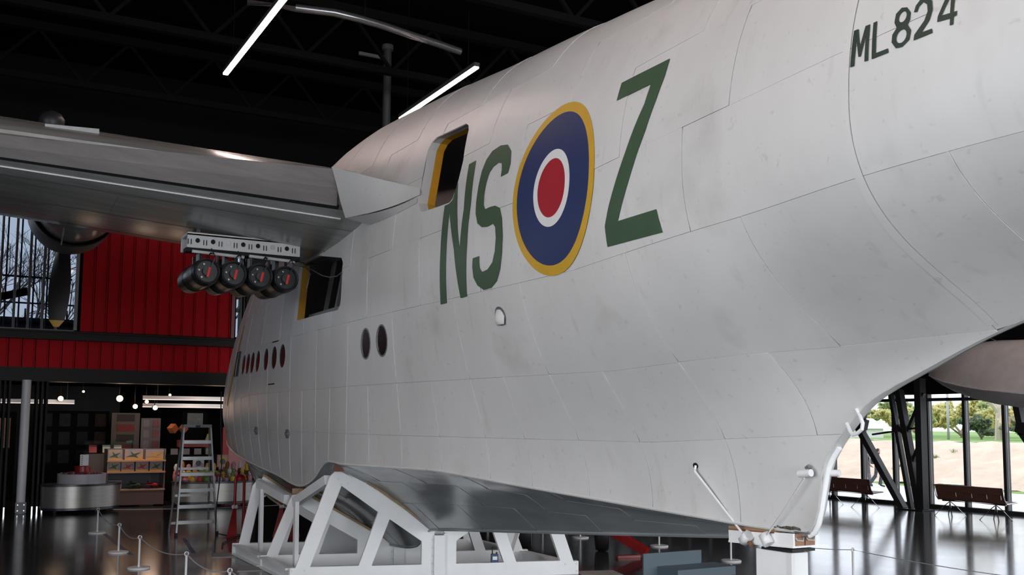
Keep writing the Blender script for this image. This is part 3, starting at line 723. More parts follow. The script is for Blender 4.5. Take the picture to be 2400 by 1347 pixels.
# underside plates, gap to leading edge, in staggered bays
YB = [1.25, 2.3, 3.4, 4.5, 5.6, 6.8, 8.0]
CB = [(0, 4), (4, 8), (8, 13), (13, 19), (19, 27)]
for ci, (c0, c1) in enumerate(CB):
    sp_ = [YB[0]] + [YB[k] for k in range(1, 6) if (k + ci) % 2 == 0] + [YB[-1]]
    for a, b in zip(sp_, sp_[1:]):
        m = MB(); ss = []
        for k in range(7):
            y = a + .002 + (b - a - .004) * k / 6
            c = catmull(wsec(y), 4)[c0:c1 + 1]
            q = [(x, z) for x, z in c]
            q[0] = (q[0][0] - .002, q[0][1]); 
            ss.append([(x, -y, z - .004 - .003 * (1 - j / (c1 - c0))) for j, (x, z) in enumerate(q)])
        loft(ss).build('wing_plate', WINGP, boat)
# bright lapped strip behind the gap
m = MB()
for k in range(14):
    y0, y1 = 1.75 + k * .45, 1.75 + (k + 1) * .45
    c0, c1 = catmull(wsec(y0), 4), catmull(wsec(y1), 4)
    m.add([(c0[2][0], -y0, c0[2][1] - .004), (c0[2][0] - .004, -y0, c0[2][1] - .022), (c1[2][0] - .004, -y1, c1[2][1] - .022), (c1[2][0], -y1, c1[2][1] - .004), (c0[2][0] - .10, -y0, c0[2][1] - .018), (c1[2][0] - .10, -y1, c1[2][1] - .018)], [(0, 1, 2, 3), (1, 4, 5, 2)])
m.build('lap_strip', RWHI, boat)
# flap: slides aft on the trailing edge
FR = [(.86, 5.175), (1.2, 5.33), (1.5, 5.50), (1.3, 5.52), (.95, 5.56)]
FO = [(.13, 5.46), (.30, 5.545), (.46, 5.65), (.40, 5.67), (.2, 5.74)]
def fsec(y, dx=0):
    t = (y - 2.1) / 3.8
    return [(a[0] + (b[0] - a[0]) * t + dx, -y, a[1] + (b[1] - a[1]) * t) for a, b in zip(FR, FO)]
ss = [fsec(y) for y in (2.02, 2.6, 3.4, 4.2, 5.0, 5.8, 6.6, 7.4, 8.2)]
ss[0] = [(x, -1.9 - .11 * i, z) for i, (x, y, z) in enumerate(ss[0][:3])] + ss[0][3:]
m = loft([s + [s[0]] for s in ss], False); m.add(ss[0], [(4, 3, 2, 1, 0)]); m.add(ss[-1], [(0, 1, 2, 3, 4)])
m.build('wing_flap', FLAPP, boat)
m = MB()
for k in range(15):
    ya, yb = 1.86 + k * .43, 1.86 + (k + 1) * .43
    a, b = wsec(ya)[0], wsec(yb)[0]
    m.add([(a[0] - .015, -ya, a[1] - .006), (a[0] + .05, -ya, a[1] + .045), (b[0] + .05, -yb, b[1] + .045), (b[0] - .015, -yb, b[1] - .006)], [(0, 1, 2, 3)])
m.build('flap_gap', GAPM, boat)
# wing root fillet: ruled web from the flap end to the hull side
OB = [(1.52, -2.20, 5.52), (1.34, -2.07, 5.35), (1.15, -1.95, 5.18), (.97, -1.81, 5.0), (1.30, -1.70, 4.985), (1.65, -1.60, 4.98), (2.0, -1.53, 4.985), (2.55, -1.455, 5.0)]
HE = [(2.55, 5.13), (2.58, 5.10), (2.60, 5.06), (2.60, 5.03)]
secs = []
for v in range(13):
    t = v / 12 * 3; a = min(2, int(t)); o = V(OB[a]).lerp(V(OB[a + 1]), t - a)
    h0, h1 = HE[a], HE[a + 1]; x, z = h0[0] + (h1[0] - h0[0]) * (t - a), h0[1] + (h1[1] - h0[1]) * (t - a)
    b = skin(x, z, .012); row = []
    for k in range(17):
        w = k / 16; p = o.lerp(b, w) + V((-.10, .20, 0)) * math.sin(math.pi * w) * (1 - .55 * v / 12)
        p.y = min(p.y, -(hb(p.x, p.z) + .012)); row.append(tuple(p))
    secs.append(row)
loft(secs).build('root_fillet', HULL, boat)
TE_ = secs[0]; top_ = [[tuple(V(q).lerp(V((.3 if q[0] < 2.2 else q[0] - .9, -1.15, q[2] - .12)), w)) for w in (0, .5, 1)] for q in TE_]
loft(top_).build('fillet_top', HULL, boat)
m = MB(); lo_ = [V(q) for q in OB[3:]]
for a, b in zip(lo_, lo_[1:]):
    ia, ib = skin(a.x, a.z - .06, .01), skin(b.x, b.z - .06, .01)
    m.add([a, b, ib, ia], [(0, 1, 2, 3)], True)
m.build('fillet_underside', HULL, boat)

# ---- engines with propellers
def nacelle(y):
    c = (0, y, 6.15)
    nb = MB().lathe([(-5.95, .66), (-5.6, .70), (-5.0, .72), (-4.4, .66), (-3.8, .50), (-3.3, .28), (-3.0, .05)], 'X', c, 40).build('nacelle', WINGP, boat)
    MB().lathe([(-7.35, .50), (-7.42, .58), (-7.3, .68), (-6.9, .74), (-6.3, .745), (-6.12, .72), (-6.12, .60), (-6.9, .55), (-7.35, .50)], 'X', c, 40).build('cowling', DULLST, nb)
    MB().lathe([(-6.10, .69), (-6.0, .745), (-5.86, .75), (-5.85, .735), (-6.02, .66)], 'X', c, 40).build('cowl_gills', DARKST, nb)
    hub = MB().lathe([(-7.2, .2), (-7.6, .2), (-7.95, .17), (-8.15, .12), (-8.28, .03)], 'X', (0, y, 6.03), 20).build('propeller', DARKST, boat)
    for k in range(3):
        a = math.pi * 2 * k / 3 - .04
        m = MB(); rows = []
        for j in range(15):
            t = j / 14; r = .1 + 1.82 * t
            w = .07 + .17 * math.sin(math.pi * min(1, t * .86 + .08)) ** .8 if t < .93 else .17 * (1 - (t - .93) / .07 * .7)
            tw = math.radians(62 - 42 * t); th = .045 * (1 - t) + .012
            e = V((0, math.sin(a), -math.cos(a))); s = V((0, math.cos(a), math.sin(a)))
            cc = V((-7.85, y, 6.02)) + e * r
            ax = s * math.cos(tw) + V((1, 0, 0)) * math.sin(tw); nn = e.cross(ax)
            rows.append([cc - ax * w, cc + nn * th - ax * w * .2, cc + ax * w, cc - nn * th + ax * w * .1])
        mb_ = MB(); mt = MB()
        for j in range(14):
            tgt = mt if j >= 13 else mb_
            for q in range(4): tgt.add([rows[j][q], rows[j][(q + 1) % 4], rows[j + 1][(q + 1) % 4], rows[j + 1][q]], [(0, 1, 2, 3)], True)
        mt.add(rows[-1], [(0, 1, 2, 3)])
        mb_.build('blade', DARKST if False else PROPM, hub); mt.build('blade_tip', RYEL, hub)
PROPM = mat('propeller_blade', (.030, .029, .028), .42, .2, .3, 3)
nacelle(-4.52)
nacelle(-8.7)
MB().tube([(-3.2, -4.9, 5.25), (-3.2, -4.93, 4.98)], .012, 6).build('vent_pipe', DARKST, boat)
# exhaust shapes and aerial dome standing on the wing's upper side
MB().lathe([(0, .14), (.06, .17), (.14, .17), (.22, .12), (.26, .03)], 'Z', (-1.6, -5.25, 6.35), 18).build('wing_dome', DARKST, boat)
for k, (x, y) in enumerate(((-.3, -5.1), (-.4, -4.4))):
    MB().bar((x - .2, y - .3, 6.03 - .1 * k), (x - .2, y + .35, 6.06 - .1 * k), .2, .12).build('wing_hump', STEEL, boat)
# ---- bomb carriage run out under the wing
rk = MB().bx(-2.06, -2.0, -3.28, -1.5, 4.93, 5.14).bx(-2.5, -2.0, -3.28, -1.5, 5.12, 5.16).bx(-2.5, -2.44, -3.28, -1.5, 4.93, 5.14).build('bomb_carriage', HULL, boat)
for k in range(7): MB().cyl((-1.999, -3.13 + k * .235, 5.045), (-1.990, -3.13 + k * .235, 5.045), .034, n=16).build('carriage_hole', GAPM if k not in (2, 5) else STEEL, rk)
m = MB()
for k in range(8):
    for d in (-.022, .022): m.bx(-2.0, -1.993, -3.25 + k * .235 + d - .006, -3.25 + k * .235 + d + .006, 4.985, 5.06)
m.build('carriage_slots', GAPM, rk)
MB().bx(-2.2, -1.98, -3.3, -1.5, 4.88, 4.935).build('carriage_lower_rail', GAPM, rk)
for (ya, yb) in ((-3.22, -2.42), (-2.34, -1.6)):
    MB().cyl((-1.94, ya, 4.875), (-1.94, yb, 4.85), .024, n=12).build('carriage_rod', HULL, rk)
for k in range(6): MB().bar((-1.95, -3.1 + k * .27, 4.86), (-2.0, -3.08 + k * .27, 4.70), .03, .05).build('release_link', GUNBLK, rk)
for k in range(4):
    MB().tube([(-1.7, -3.1 + .42 * k, 4.72), (-1.75, -2.98 + .42 * k, 4.84), (-1.9, -2.9 + .42 * k, 4.86)], .012, 6).build('carriage_cable', GUNBLK, rk)
MB().tube([(-1.9, -1.62, 4.86), (-1.7, -1.52, 4.80), (-1.55, -1.47, 4.62), (-1.6, -1.5, 4.42)], .012, 6).build('carriage_cable', GUNBLK, rk)
rk.location = (1.0, -.44, -.185); rk.scale = (1, .92, 1)
for y in (-3.1, -2.4, -1.7): MB().bx(-2.4, -2.1, y - .03, y + .03, 5.14, 5.30).build('carriage_hanger', DARKST, rk)
# ---- starboard float under its wing
def ell(t, a, b): return a * math.cos(t), b * math.sin(t)
secs = []
for k, (x, zb, zt2, w) in enumerate(((-2.80, 3.55, 3.62, .03), (-2.7, 3.44, 3.78, .14), (-2.45, 3.28, 3.96, .26), (-2.1, 3.11, 4.10, .38), (-1.6, 2.94, 4.22, .46), (-1.0, 2.80, 4.26, .52), (0, 2.66, 4.22, .54), (1.0, 2.66, 4.1, .50), (2.0, 2.9, 3.9, .38), (2.9, 3.3, 3.6, .08))):
    zc2 = zb + .22 * (zt2 - zb)
    pr = [(0, zb), (-w * .6, zb + .10 * (zt2 - zb)), (-w, zc2), (-w * 1.0, zc2 + .25 * (zt2 - zb)), (-w * .92, zc2 + .45 * (zt2 - zb)), (-w * .7, zb + .86 * (zt2 - zb)), (-w * .4, zb + .96 * (zt2 - zb)), (0, zt2)]
    pr += [(-a, b) for a, b in pr[-2::-1]]
    secs.append([(x, 14.5 + a, b) for a, b in pr])
fl = loft(secs).build('wing_float', mat('float_paint', (.80, .75, .73), .5, 0, .25, 1.6), boat)
MB().tube([(x, 14.5 - w, zb + .22 * (zt2 - zb)) for (x, zb, zt2, w) in ((-2.7, 3.44, 3.78, .14), (-2.45, 3.28, 3.96, .26), (-2.1, 3.11, 4.10, .38), (-1.6, 2.94, 4.22, .46), (-1.0, 2.80, 4.26, .52), (0, 2.66, 4.22, .54), (1.0, 2.66, 4.1, .50))], .02, 6).build('float_chine', HULL, fl)
for x in (-1.3, .3): MB().bar((x, 14.5, 4.1), (x - 1.2, 14.5, 6.1), .07, .18).build('float_strut', WINGP, fl)
MB().tube([(-1.15, 14.3, 4.22), (-.2, 14.3, 4.8), (1.0, 13.6, 5.6)], .008, 5).build('bracing_wire', STEEL, fl)
MB().tube([(-.8, 14.3, 4.22), (-1.4, 14.1, 4.5), (-3.0, 13.5, 5.5)], .008, 5).build('bracing_wire', STEEL, fl)
# ---- tail fin and tailplane stand beyond the frame
m = MB()
def foil(c, w, h): return [(c[0] + h * a, c[1] + w * b, c[2]) for a, b in ((0, 0), (.1, .5), (.3, .7), (.7, .4), (1, 0), (.7, -.4), (.3, -.7), (.1, -.5))]
loft([s + [s[0]] for s in (foil((12.0, 0, 5.6), .35, 3.6), foil((12.6, 0, 7.4), .28, 2.9), foil((13.3, 0, 9.3), .16, 1.7), foil((13.7, 0, 9.6), .02, .8))]).build('tail_fin', HULL, boat)
for s in (-1, 1):
    loft([q + [q[0]] for q in [[(x, s * y, 5.3 + .03 * y + z) for x, y, z in r] for r in [[(12.0 + .12 * y + (2.7 - .32 * y) * a, y, b * .14) for a, b in ((0, 0), (.1, .9), (.35, 1.2), (.7, .7), (1, 0), (.7, -.7), (.35, -1.2), (.1, -.9))] for y in (.4, 2.0, 4.0, 5.3)]]]).build('tailplane', HULL, boat)

# ================================================================ depth charges hung from the carriage
DCS = (1, .92, .92)
dc = thing('depth_charge', 'black depth charge hung under the wing, leftmost of the four', 'depth charge', (-.6, -3.25, 4.37), 0, 'depth charges under the wing')
MB().lathe([(-1.28, .13), (-1.25, .19), (-.9, .208), (-.86, .208), (-.85, .214), (-.80, .214), (-.79, .208), (-.2, .208), (-.19, .214), (-.14, .214), (-.13, .208), (-.03, .206), (0, .19), (0, .17), (-.05, .165), (-.05, .07)], 'X', (0, 0, 0), 28).build('casing', GUNBLK, dc)
MB().cyl((-.05, 0, 0), (.01, 0, 0), .07, n=18).build('pistol_cap', DARKST, dc)
MB().lathe([(.0, .178), (.012, .19), (.024, .178), (.012, .166), (.0, .178)], 'X', (0, 0, 0), 28, caps=False).build('end_ring', DARKST, dc)
for q in range(3): MB().cyl((-.04, .12 * math.cos(2 + q), .12 * math.sin(2 + q)), (-.02, .12 * math.cos(2 + q), .12 * math.sin(2 + q)), .014, n=8).build('bolt', STEEL, dc)
MB().bar((.02, .03, .06), (.03, -.005, -.09), .035, .006).build('red_tag', TAG, dc)
MB().tube([(.02, .06, .10), (.04, .10, .22), (-.02, .05, .36)], .008, 6).build('arming_wire', GUNBLK, dc)
MB().bx(-.68, -.52, -.03, .03, .2, .40).build('lug', GUNBLK, dc); MB().bx(-.95, -.90, -.03, .03, .2, .36).build('lug', GUNBLK, dc)
dc.scale = DCS
for k, w in ((1, 'second from the left of the four'), (2, 'third from the left of the four'), (3, 'rightmost of the four beside the open hatch')):
    dup(dc, (-.6, -3.25 + .373 * k, 4.37 - .006 * k), 0, 'black depth charge hung under the wing, ' + w)
# ================================================================ cradle under the step
SK = math.atan2(1.17, 4.14)
cr = thing('hull_cradle', 'white steel cradle of three bolted V-frames carrying the hull at the step', 'cradle', (0, 0, 0))
TX, TY = math.sin(SK), math.cos(SK)
def fmap(ox, oy): return lambda u, v, w: (ox + TX * u + TY * w * -1.0, oy + TY * u + TX * w, v)
def mir(l): return [(4.32 - a, b) for a, b in l][::-1]
F1 = [(0, 0), (0, .2), (.08, .2), (.54, 1.50), (.61, 1.57), (.75, 1.57), (2.09, .64), (2.09, 0)]
F1a = [(.29, .21), (.71, 1.36), (1.25, .975), (.98, .21)]; F1b = [(1.17, .205), (1.42, .87), (1.90, .54), (1.90, .205)]
def vframe(ox, oy, outer, holes, first):
    mp_ = fmap(ox, oy)
    fr = plate([outer] + holes, .11, mp_, 'cradle_frame', WHITE, cr, .006)
    plate([mir(outer)] + [mir(h) for h in holes], .11, mp_, 'cradle_frame', WHITE, cr, .006)
    # base flange and middle joint plates
    MB().box((mp_(2.16, .32, .055)), (.22, .16, .62), rz=-SK).build('joint_post', WHITE, cr)
    for side, o in ((1, outer), (-1, mir(outer))):
        i = 5 if side == 1 else 1
        a, b = (o[5], o[6]) if side == 1 else (o[1], o[2])
        pa, pb = V(mp_(a[0], a[1] + .035, .05)), V(mp_(b[0], b[1] + .035, .05))
        MB().bar(pa, pb, .17, .07, (0, 0, 1)).build('packing_rail', WHITE, cr)
        ta, tb = V(mp_(a[0], a[1] + .082, -.01)), V(mp_(b[0], b[1] + .082, -.01))
        MB().bar(ta, tb, .20, .035, (0, 0, 1)).build('timber_strip', WOOD, cr)
    for u, v in ((.03, .16), (.03, .05), (.21, .16), (.66, 1.46), (.70, 1.38), (.80, 1.40) if first else (.52, 1.0)):
        if v > outer[4][1]: continue
        for uu in (u, 4.32 - u):
            p, q = V(mp_(uu, v, -.012)), V(mp_(uu, v, .01)); MB().cyl(p, q, .017, n=6).build('bolt', WHITE2, cr)
    for k in range(5):
        p, q = V(mp_(2.06, .10 + .115 * k, -.012)), V(mp_(2.06, .10 + .115 * k, .01))
        if .10 + .115 * k < outer[6][1] - .03: MB().cyl(p, q, .016, n=6).build('bolt', WHITE2, cr)
vframe(-.72, -1.93, F1, [F1a, F1b], True)
F2 = [(0, 0), (0, .2), (.09, .2), (.41, 1.02), (.46, 1.13), (.56, 1.15), (2.09, .27), (2.09, 0)]
vframe(-2.25, -1.94, F2, [[(.27, .2), (.56, .98), (.92, .76), (.72, .2)], [(.90, .2), (1.06, .66), (1.5, .41), (1.5, .2)]], False)
F3 = [(0, 0), (0, .2), (.11, .2), (.31, 1.18), (.40, 1.30), (.48, 1.29), (2.09, .27), (2.09, 0)]
vframe(-3.97, -1.97, F3, [[(.29, .2), (.47, 1.12), (.92, .82), (.76, .2)], [(.92, .2), (1.06, .71), (1.5, .44), (1.5, .2)]], False)
for s in (0, 4.2):
    for (xa, xb) in ((-3.97, -2.36), (-2.25, -.83)):
        o = V((TX * s, TY * s, 0))
        MB().bar(V((xa, -1.9, .17)) + o, V((xb, -1.9, .17)) + o, .12, .03, (0, 0, 1)).bar(V((xa, -1.9, .095)) + o, V((xb, -1.9, .095)) + o, .03, .13, (0, 0, 1)).bar(V((xa, -1.9, .02)) + o, V((xb, -1.9, .02)) + o, .12, .03, (0, 0, 1)).build('base_beam', WHITE, cr)
MB().bar((-3.85, -1.58, 1.22), (-2.35, -1.52, 1.05), .09, .14, (0, 0, 1)).build('upper_beam', WHITE, cr)
MB().bar((-2.1, -1.46, 1.02), (-.72, -1.40, 1.44), .09, .14, (0, 0, 1)).build('upper_beam', WHITE, cr)
MB().bar((-3.45, -1.62, .1), (-3.5, -1.62, 1.14), .06, .10, (1, 0, 0)).build('upright', WHITE, cr)
MB().bar((-1.52, -1.60, .1), (-1.56, -1.60, 1.07), .06, .10, (1, 0, 0)).build('upright', WHITE, cr)
MB().bar((.1, 1.2, .2), (-.9, 2.0, .75), .06, .06).build('stay', WHITE, cr)
for x, y in ((-4.35, -2.15), (-2.6, -2.15)): MB().box((x + .35, y + .12, .006), (.55, .5, .012), rz=-SK).build('floor_pad', mat('pad_grey', (.36, .34, .32), .7, 0, .2, 8), cr)
MB().box((.55, 2.55, .006), (.5, .6, .012), rz=-SK).build('floor_pad', MATS['pad_grey'], cr)
MB().box((-.515, -1.27, 1.625), (.16, .20, .09), rz=-SK).build('timber_block', REDWOOD, cr)
MB().box((-2.08, -1.43, 1.20), (.16, .16, .08), rz=-SK).build('timber_block', WOOD, cr)
# logger standing on the cradle base
dv = thing('radio_logger', 'small blue and white device with an aerial on the cradle base', 'device', (.06, .98, .205), -SK)
MB().bx(-.03, .03, -.055, .055, 0, .125).build('body', mat('device_blue', (.03, .07, .15), .5), dv, .008)
MB().bx(.03, .034, -.035, .035, .04, .09).build('front_label', WHITE2, dv)
MB().cyl((0, -.035, .12), (0, -.035, .23), .008, n=8).build('aerial', BLACK, dv); MB().cyl((0, .03, .12), (0, .03, .15), .012, n=10).build('knob', BLACK, dv)

# ================================================================ stern support
ss_ = thing('stern_support', 'white steel pillar with a timber-lined channel holding up the stern', 'support', (7.1, 0, 0))
MB().bx(-.21, .20, -.11, .09, 0, 1.24).build('pillar', WHITE, ss_, .006)
MB().bx(.155, .215, -.115, -.095, 0, 1.235).build('pillar_flange', WHITE2, ss_)
MB().bar((-.12, 0, 1.252), (.24, 0, 1.265), .26, .022, (0, 0, 1)).build('shim', BLACK, ss_)
U0, U1 = V((-.54, 0, 1.262)), V((.25, 0, 1.295))
MB().bar(U0 + V((0, -.115, .055)), U1 + V((0, -.115, .055)), .02, .11, (0, 0, 1)).bar(U0 + V((0, .125, .055)), U1 + V((0, .125, .055)), .02, .11, (0, 0, 1)).bar(U0, U1, .26, .016, (0, 0, 1)).build('channel', WHITE, ss_)
for y in (-.055, .062):
    MB().bar(U0 + V((-.0, y, .062)), U1 + V((.003, y, .058)), .105, .096, (0, 0, 1)).build('timber_baulk', ENDGRAIN, ss_)
MB().bar(U0 + V((0, -.06, .128)), U1 + V((-.22, -.06, .118)), .13, .035, (0, 0, 1)).build('timber_plank', WOOD, ss_)
MB().bar(U0 + V((-.002, -.06, .106)), U1 + V((-.22, -.06, .097)), .134, .012, (0, 0, 1)).build('red_edge', REDWOOD, ss_)
m = MB(); rr = random.Random(3)
for k in range(70):
    t = k / 70; p = U0.lerp(U1, t * .92) + V((0, -.10 + .03 * rr.random(), .145 + .02 * rr.random() * (1 - .5 * t)))
    m.tube([p, p + V((.05, -.02 + .02 * rr.random(), .012 * rr.random())), p + V((.10, .02 * rr.random(), .01 * (rr.random() - .5)))], .007, 5)
m.build('coir_packing', STRAW, ss_)
def nutblock(x, z, tilt):
    b = MB().lathe([(-.05, .052), (.05, .052)], 'Z', (0, 0, 0), 6)
    r = Matrix.Rotation(tilt, 3, 'Y')
    b.v = [tuple(r @ V(v) + V((x, -.165, z))) for v in b.v]
    b.build('clamp_nut', WHITE2, ss_)
nutblock(-.27, 1.32, .9); nutblock(-.02, 1.335, -.6)
MB().cyl((-.23, -.17, 1.29), (-.19, -.175, 1.265), .017, n=8).build('stud_end', REDWOOD, ss_)
rt_ = skin(6.412, 1.93, .012) - V((7.1, 0, 0))
MB().tube([rt_, rt_ + V((.015, -.02, -.05)), (-.30, -.18, 1.36)], .0105, 8).build('tie_rod', WHITE2, ss_)
MB().tube([(7.53 - 7.1, -.17, 1.87), (.0, -.18, 1.37)], .008, 8).build('tie_rod', WHITE2, ss_)
for y in (-.06, .06): MB().tube([(.255, y - .04, 1.375), (.27, y + .035, 1.378), (.27, y + .03, 1.345), (.262, y - .03, 1.35), (.258, y - .045, 1.37)], .007, 6).build('rope_tie', ROPE, ss_)
p = skin(6.41, 1.93, .008); n = outward(6.41, 1.93)
MB().cyl(p, p + n * .004, .028, n=14).build('rod_socket', GAPM, boat)

# ================================================================ rope barrier
def post0(label, loc, rad=.17):
    t = thing('barrier_post', label, 'barrier post', loc, 0, 'white rope barrier posts')
    MB().lathe([(0, rad), (.018, rad), (.026, rad - .01), (.028, .02)], 'Z', (0, 0, 0), 28).build('base', WHITE2, t)
    MB().cyl((0, 0, .02), (0, 0, .455), .0165, n=12).build('shaft', WHITE2, t)
    m = MB(); pts = [(0, .026 * math.sin(a), .478 + .026 * math.cos(a)) for a in [2 * math.pi * k / 14 for k in range(15)]]
    m.tube(pts, .008, 6).build('eyelet', WHITE2, t)
    return t
PL = [(-8.49, -3.60), (-5.14, -3.64), (-3.05, -3.62), (-.77, -3.36), (1.04, -3.2)]
LB = ['farthest white barrier post before the round shop counter', 'second white barrier post from the shop counter', 'third white barrier post from the shop counter, in front of the cradle', 'white barrier post cut by the lower edge left of the cradle', 'white barrier post with only its eyelet showing beside the cradle corner']
p0 = post0(LB[0], (*PL[0], 0))
for q, l in zip(PL[1:], LB[1:]): dup(p0, (*q, 0), 0, l)
PR_ = [(-8.2, 5.2), (-5.6, 5.2), (-3.62, 4.9), (-1.79, 5.48), (.38, 5.33), (2.95, 5.4)]
LR = ['white barrier post farthest off behind the cradle', 'white barrier post far behind the red trolley', 'white barrier post base seen above the red trolley beam', 'white barrier post beyond the slate step under the hull', 'white barrier post standing left of the stern pillar', 'slim barrier post right of the stern pillar on the bright floor']
for q, l in zip(PR_, LR): dup(p0, (*q, 0), 0, l)
def rope(a, b, sag, label, r=.0085):
    pts = []
    for k in range(17):
        t = k / 16; p = V(a).lerp(V(b), t); pts.append((p.x, p.y, p.z - sag * 4 * t * (1 - t)))
    tag(MB().tube(pts, r, 6).build('barrier_rope', ROPE), label, 'rope', 'barrier ropes')
e = .478
for k, l in enumerate(('grey barrier rope between the two posts nearest the counter', 'grey barrier rope between the second and third post', 'grey barrier rope from the third post to the lower edge', 'grey barrier rope dropping towards the cradle corner')):
    rope((*PL[k], e), (*PL[k + 1], e), .10, l)
rope((*PL[-1], e), (3.2, -3.1, .45), .05, 'grey barrier rope running out at the lower edge by the cradle')
rope((*PL[0], e), (-8.3, .9, e), .04, 'taut grey barrier rope running behind the stepladder')
for k in range(len(PR_) - 1): rope((*PR_[k], e), (*PR_[k + 1], e), .07, ('farthest barrier rope beyond the hull', 'barrier rope far beyond the cradle', 'barrier rope above the red trolley', 'barrier rope beyond the slate step', 'barrier rope passing behind the stern pillar')[k], .006)
rope((*PR_[-1], e), (6.5, 5.3, .478), .04, 'thin barrier rope crossing the bright floor at lower right', .006)

# ================================================================ trolley, step, tape, cable
tr = thing('beaching_trolley', 'red towing trolley with black tyres beneath the hull bottom', 'trolley', (-2.0, 3.4, 0))
def wheel(x, y):
    w = MB().lathe([(-.10, .20), (-.12, .28), (-.11, .345), (-.06, .37), (.06, .37), (.11, .345), (.12, .28), (.10, .20)], 'X', (0, 0, 0), 32)
    r = Matrix.Rotation(math.radians(60), 3, 'Z'); w.v = [tuple(r @ V(v) + V((x, y, .37))) for v in w.v]
    o = w.build('tyre', BLACK, tr)
    h = MB().lathe([(-.09, .05), (-.105, .09), (-.07, .2), (.07, .2), (.105, .09), (.09, .05)], 'X', (0, 0, 0), 24); h.v = [tuple(r @ V(v) + V((x, y, .37))) for v in h.v]
    h.build('wheel_hub', DULLST, o)
wheel(-.45, -.45); wheel(.30, .72)
MB().bar((.1, -.6, .47), (.45, .75, .44), .12, .10, (0, 0, 1)).build('cross_beam', REDP, tr)
MB().bar((.40, .72, .44), (1.25, 1.02, .07), .13, .14, (0, 0, 1)).build('drawbar', REDP, tr)
MB().bar((.35, .7, .44), (-.6, .5, .44), .1, .1, (0, 0, 1)).build('side_beam', REDP, tr)
MB().box((1.25, .62, .022), (.10, .42, .04), rz=-.2).build('foot_plate', REDP, tr)
MB().cyl((.52, .70, .36), (.56, .78, .44), .06, n=16).build('shackle', STEEL, tr)
sb = thing('slate_step', 'slate blue low step with an upright back board under the hull', 'step', (1.05, 3.6, 0))
MB().box((-.02, -.02, .165), (.03, 1.12, .33)).build('back_board', GREYBOX, sb); MB().box((.24, .24, .065), (.5, 1.12, .13)).build('step_box', GREYBOX, sb)
tag(MB().box((-6.5, -3.48, .002), (3.5, .07, .003), rz=0).build('floor_tape', TAPE), 'blue tape line on the floor beside the barrier posts', 'floor tape')
tag(MB().box((-5.7, -2.35, .002), (2.4, .07, .003), rz=-.12).build('floor_tape', TAPE), 'blue tape line on the floor in front of the stepladder', 'floor tape')

# ================================================================ stepladder and red stands
ld = thing('stepladder', 'worn aluminium stepladder with seven treads standing by the nose', 'stepladder', (-7.35, -1.87, 0))
H = 2.2
def lx(z, s): return s * (.40 - .135 * z / H)
def fx(z): return .0 - .30 * z / H
for s in (-1, 1):
    MB().bar((fx(0), lx(0, s), 0), (fx(H), lx(H, s), H), .03, .085, (1, 0, 0)).build('front_rail', STEEL, ld)
    MB().bar((-.78, lx(0, s) * 1.0, 0), (-.36, lx(H, s), H - .06), .028, .06, (1, 0, 0)).build('rear_rail', STEEL, ld)
    MB().box((fx(0), lx(0, s), .03), (.09, .05, .06)).build('foot', BLACK, ld)
for k, z in enumerate((.27, .58, .90, 1.22, 1.54, 1.87)):
    MB().box((fx(z) - .03, 0, z), (.10, 2 * lx(z, 1), .035)).bx(fx(z) + .015, fx(z) + .022, lx(z, -1), lx(z, 1), z - .05, z + .017).build('tread', STEEL, ld)
MB().box((-.33, 0, H - .02), (.2, .56, .06)).build('top_cap', DULLST, ld)
MB().box((-.22, 0, H - .03), (.01, .09, .05)).build('cap_label', BLACK, ld)
for z in (.18, .75, 1.3): MB().box((-.78 + .42 * z / H, 0, z), (.03, 2 * lx(z, 1), .05)).build('rear_bar', STEEL, ld)
MB().bar((-.06, -.36, .62), (-.62, -.34, .62), .008, .03, (0, 0, 1)).bar((-.06, .36, .62), (-.62, .34, .62), .008, .03, (0, 0, 1)).build('spreader', STEEL, ld)
tag(MB().tube([(-7.6, -1.42, 2.9), (-7.4, -1.45, 2.2), (-7.3, -1.43, 1.4), (-7.25, -1.52, .5), (-7.1, -1.55, .05), (-6.8, -1.4, .02), (-6.95, -1.2, .02), (-6.7, -1.1, .02), (-6.4, -1.35, .02), (-5.6, -1.75, .02), (-5.0, -1.9, .02)], .012, 6).build('power_cable', BLACK), 'black cable hanging past the stepladder and coiled on the floor', 'cable')
def redstand(loc, rz, label):
    t = thing('red_stand', label, 'stand', loc, rz, 'red jacking stands by the nose')
    pts = [(0, -.13, .0)] + [(0, -.10, .6), (0, -.095, 1.12)] + [(0, -.095 + .095 * (1 - math.cos(a)), 1.12 + .095 * math.sin(a)) for a in (.5, 1.0, 1.57, 2.1, 2.6)] + [(0, .095, 1.12), (0, .10, .6), (0, .13, .0)]
    MB().tube(pts, .028, 10).build('tube_frame', REDP, t)
    for s in (-1, 1): MB().prism([(0, s * .10 - .03, .58), (0, s * .10 + .03, .58), (0, s * .16 + .12, .0), (0, s * .16 - .10, .0)], (.02, 0, 0)).build('foot_blade', REDP, t)
    MB().cyl((0, -.14, .60), (0, -.05, .60), .04, n=12).build('clip', WHITE2, t)
    return t
rs = redstand((-6.6, -1.22, 0), .25, 'red tubular stand beside the stepladder')
dup(rs, (-6.3, -.35, 0), -.2, 'red tubular stand seen through the cradle frame')
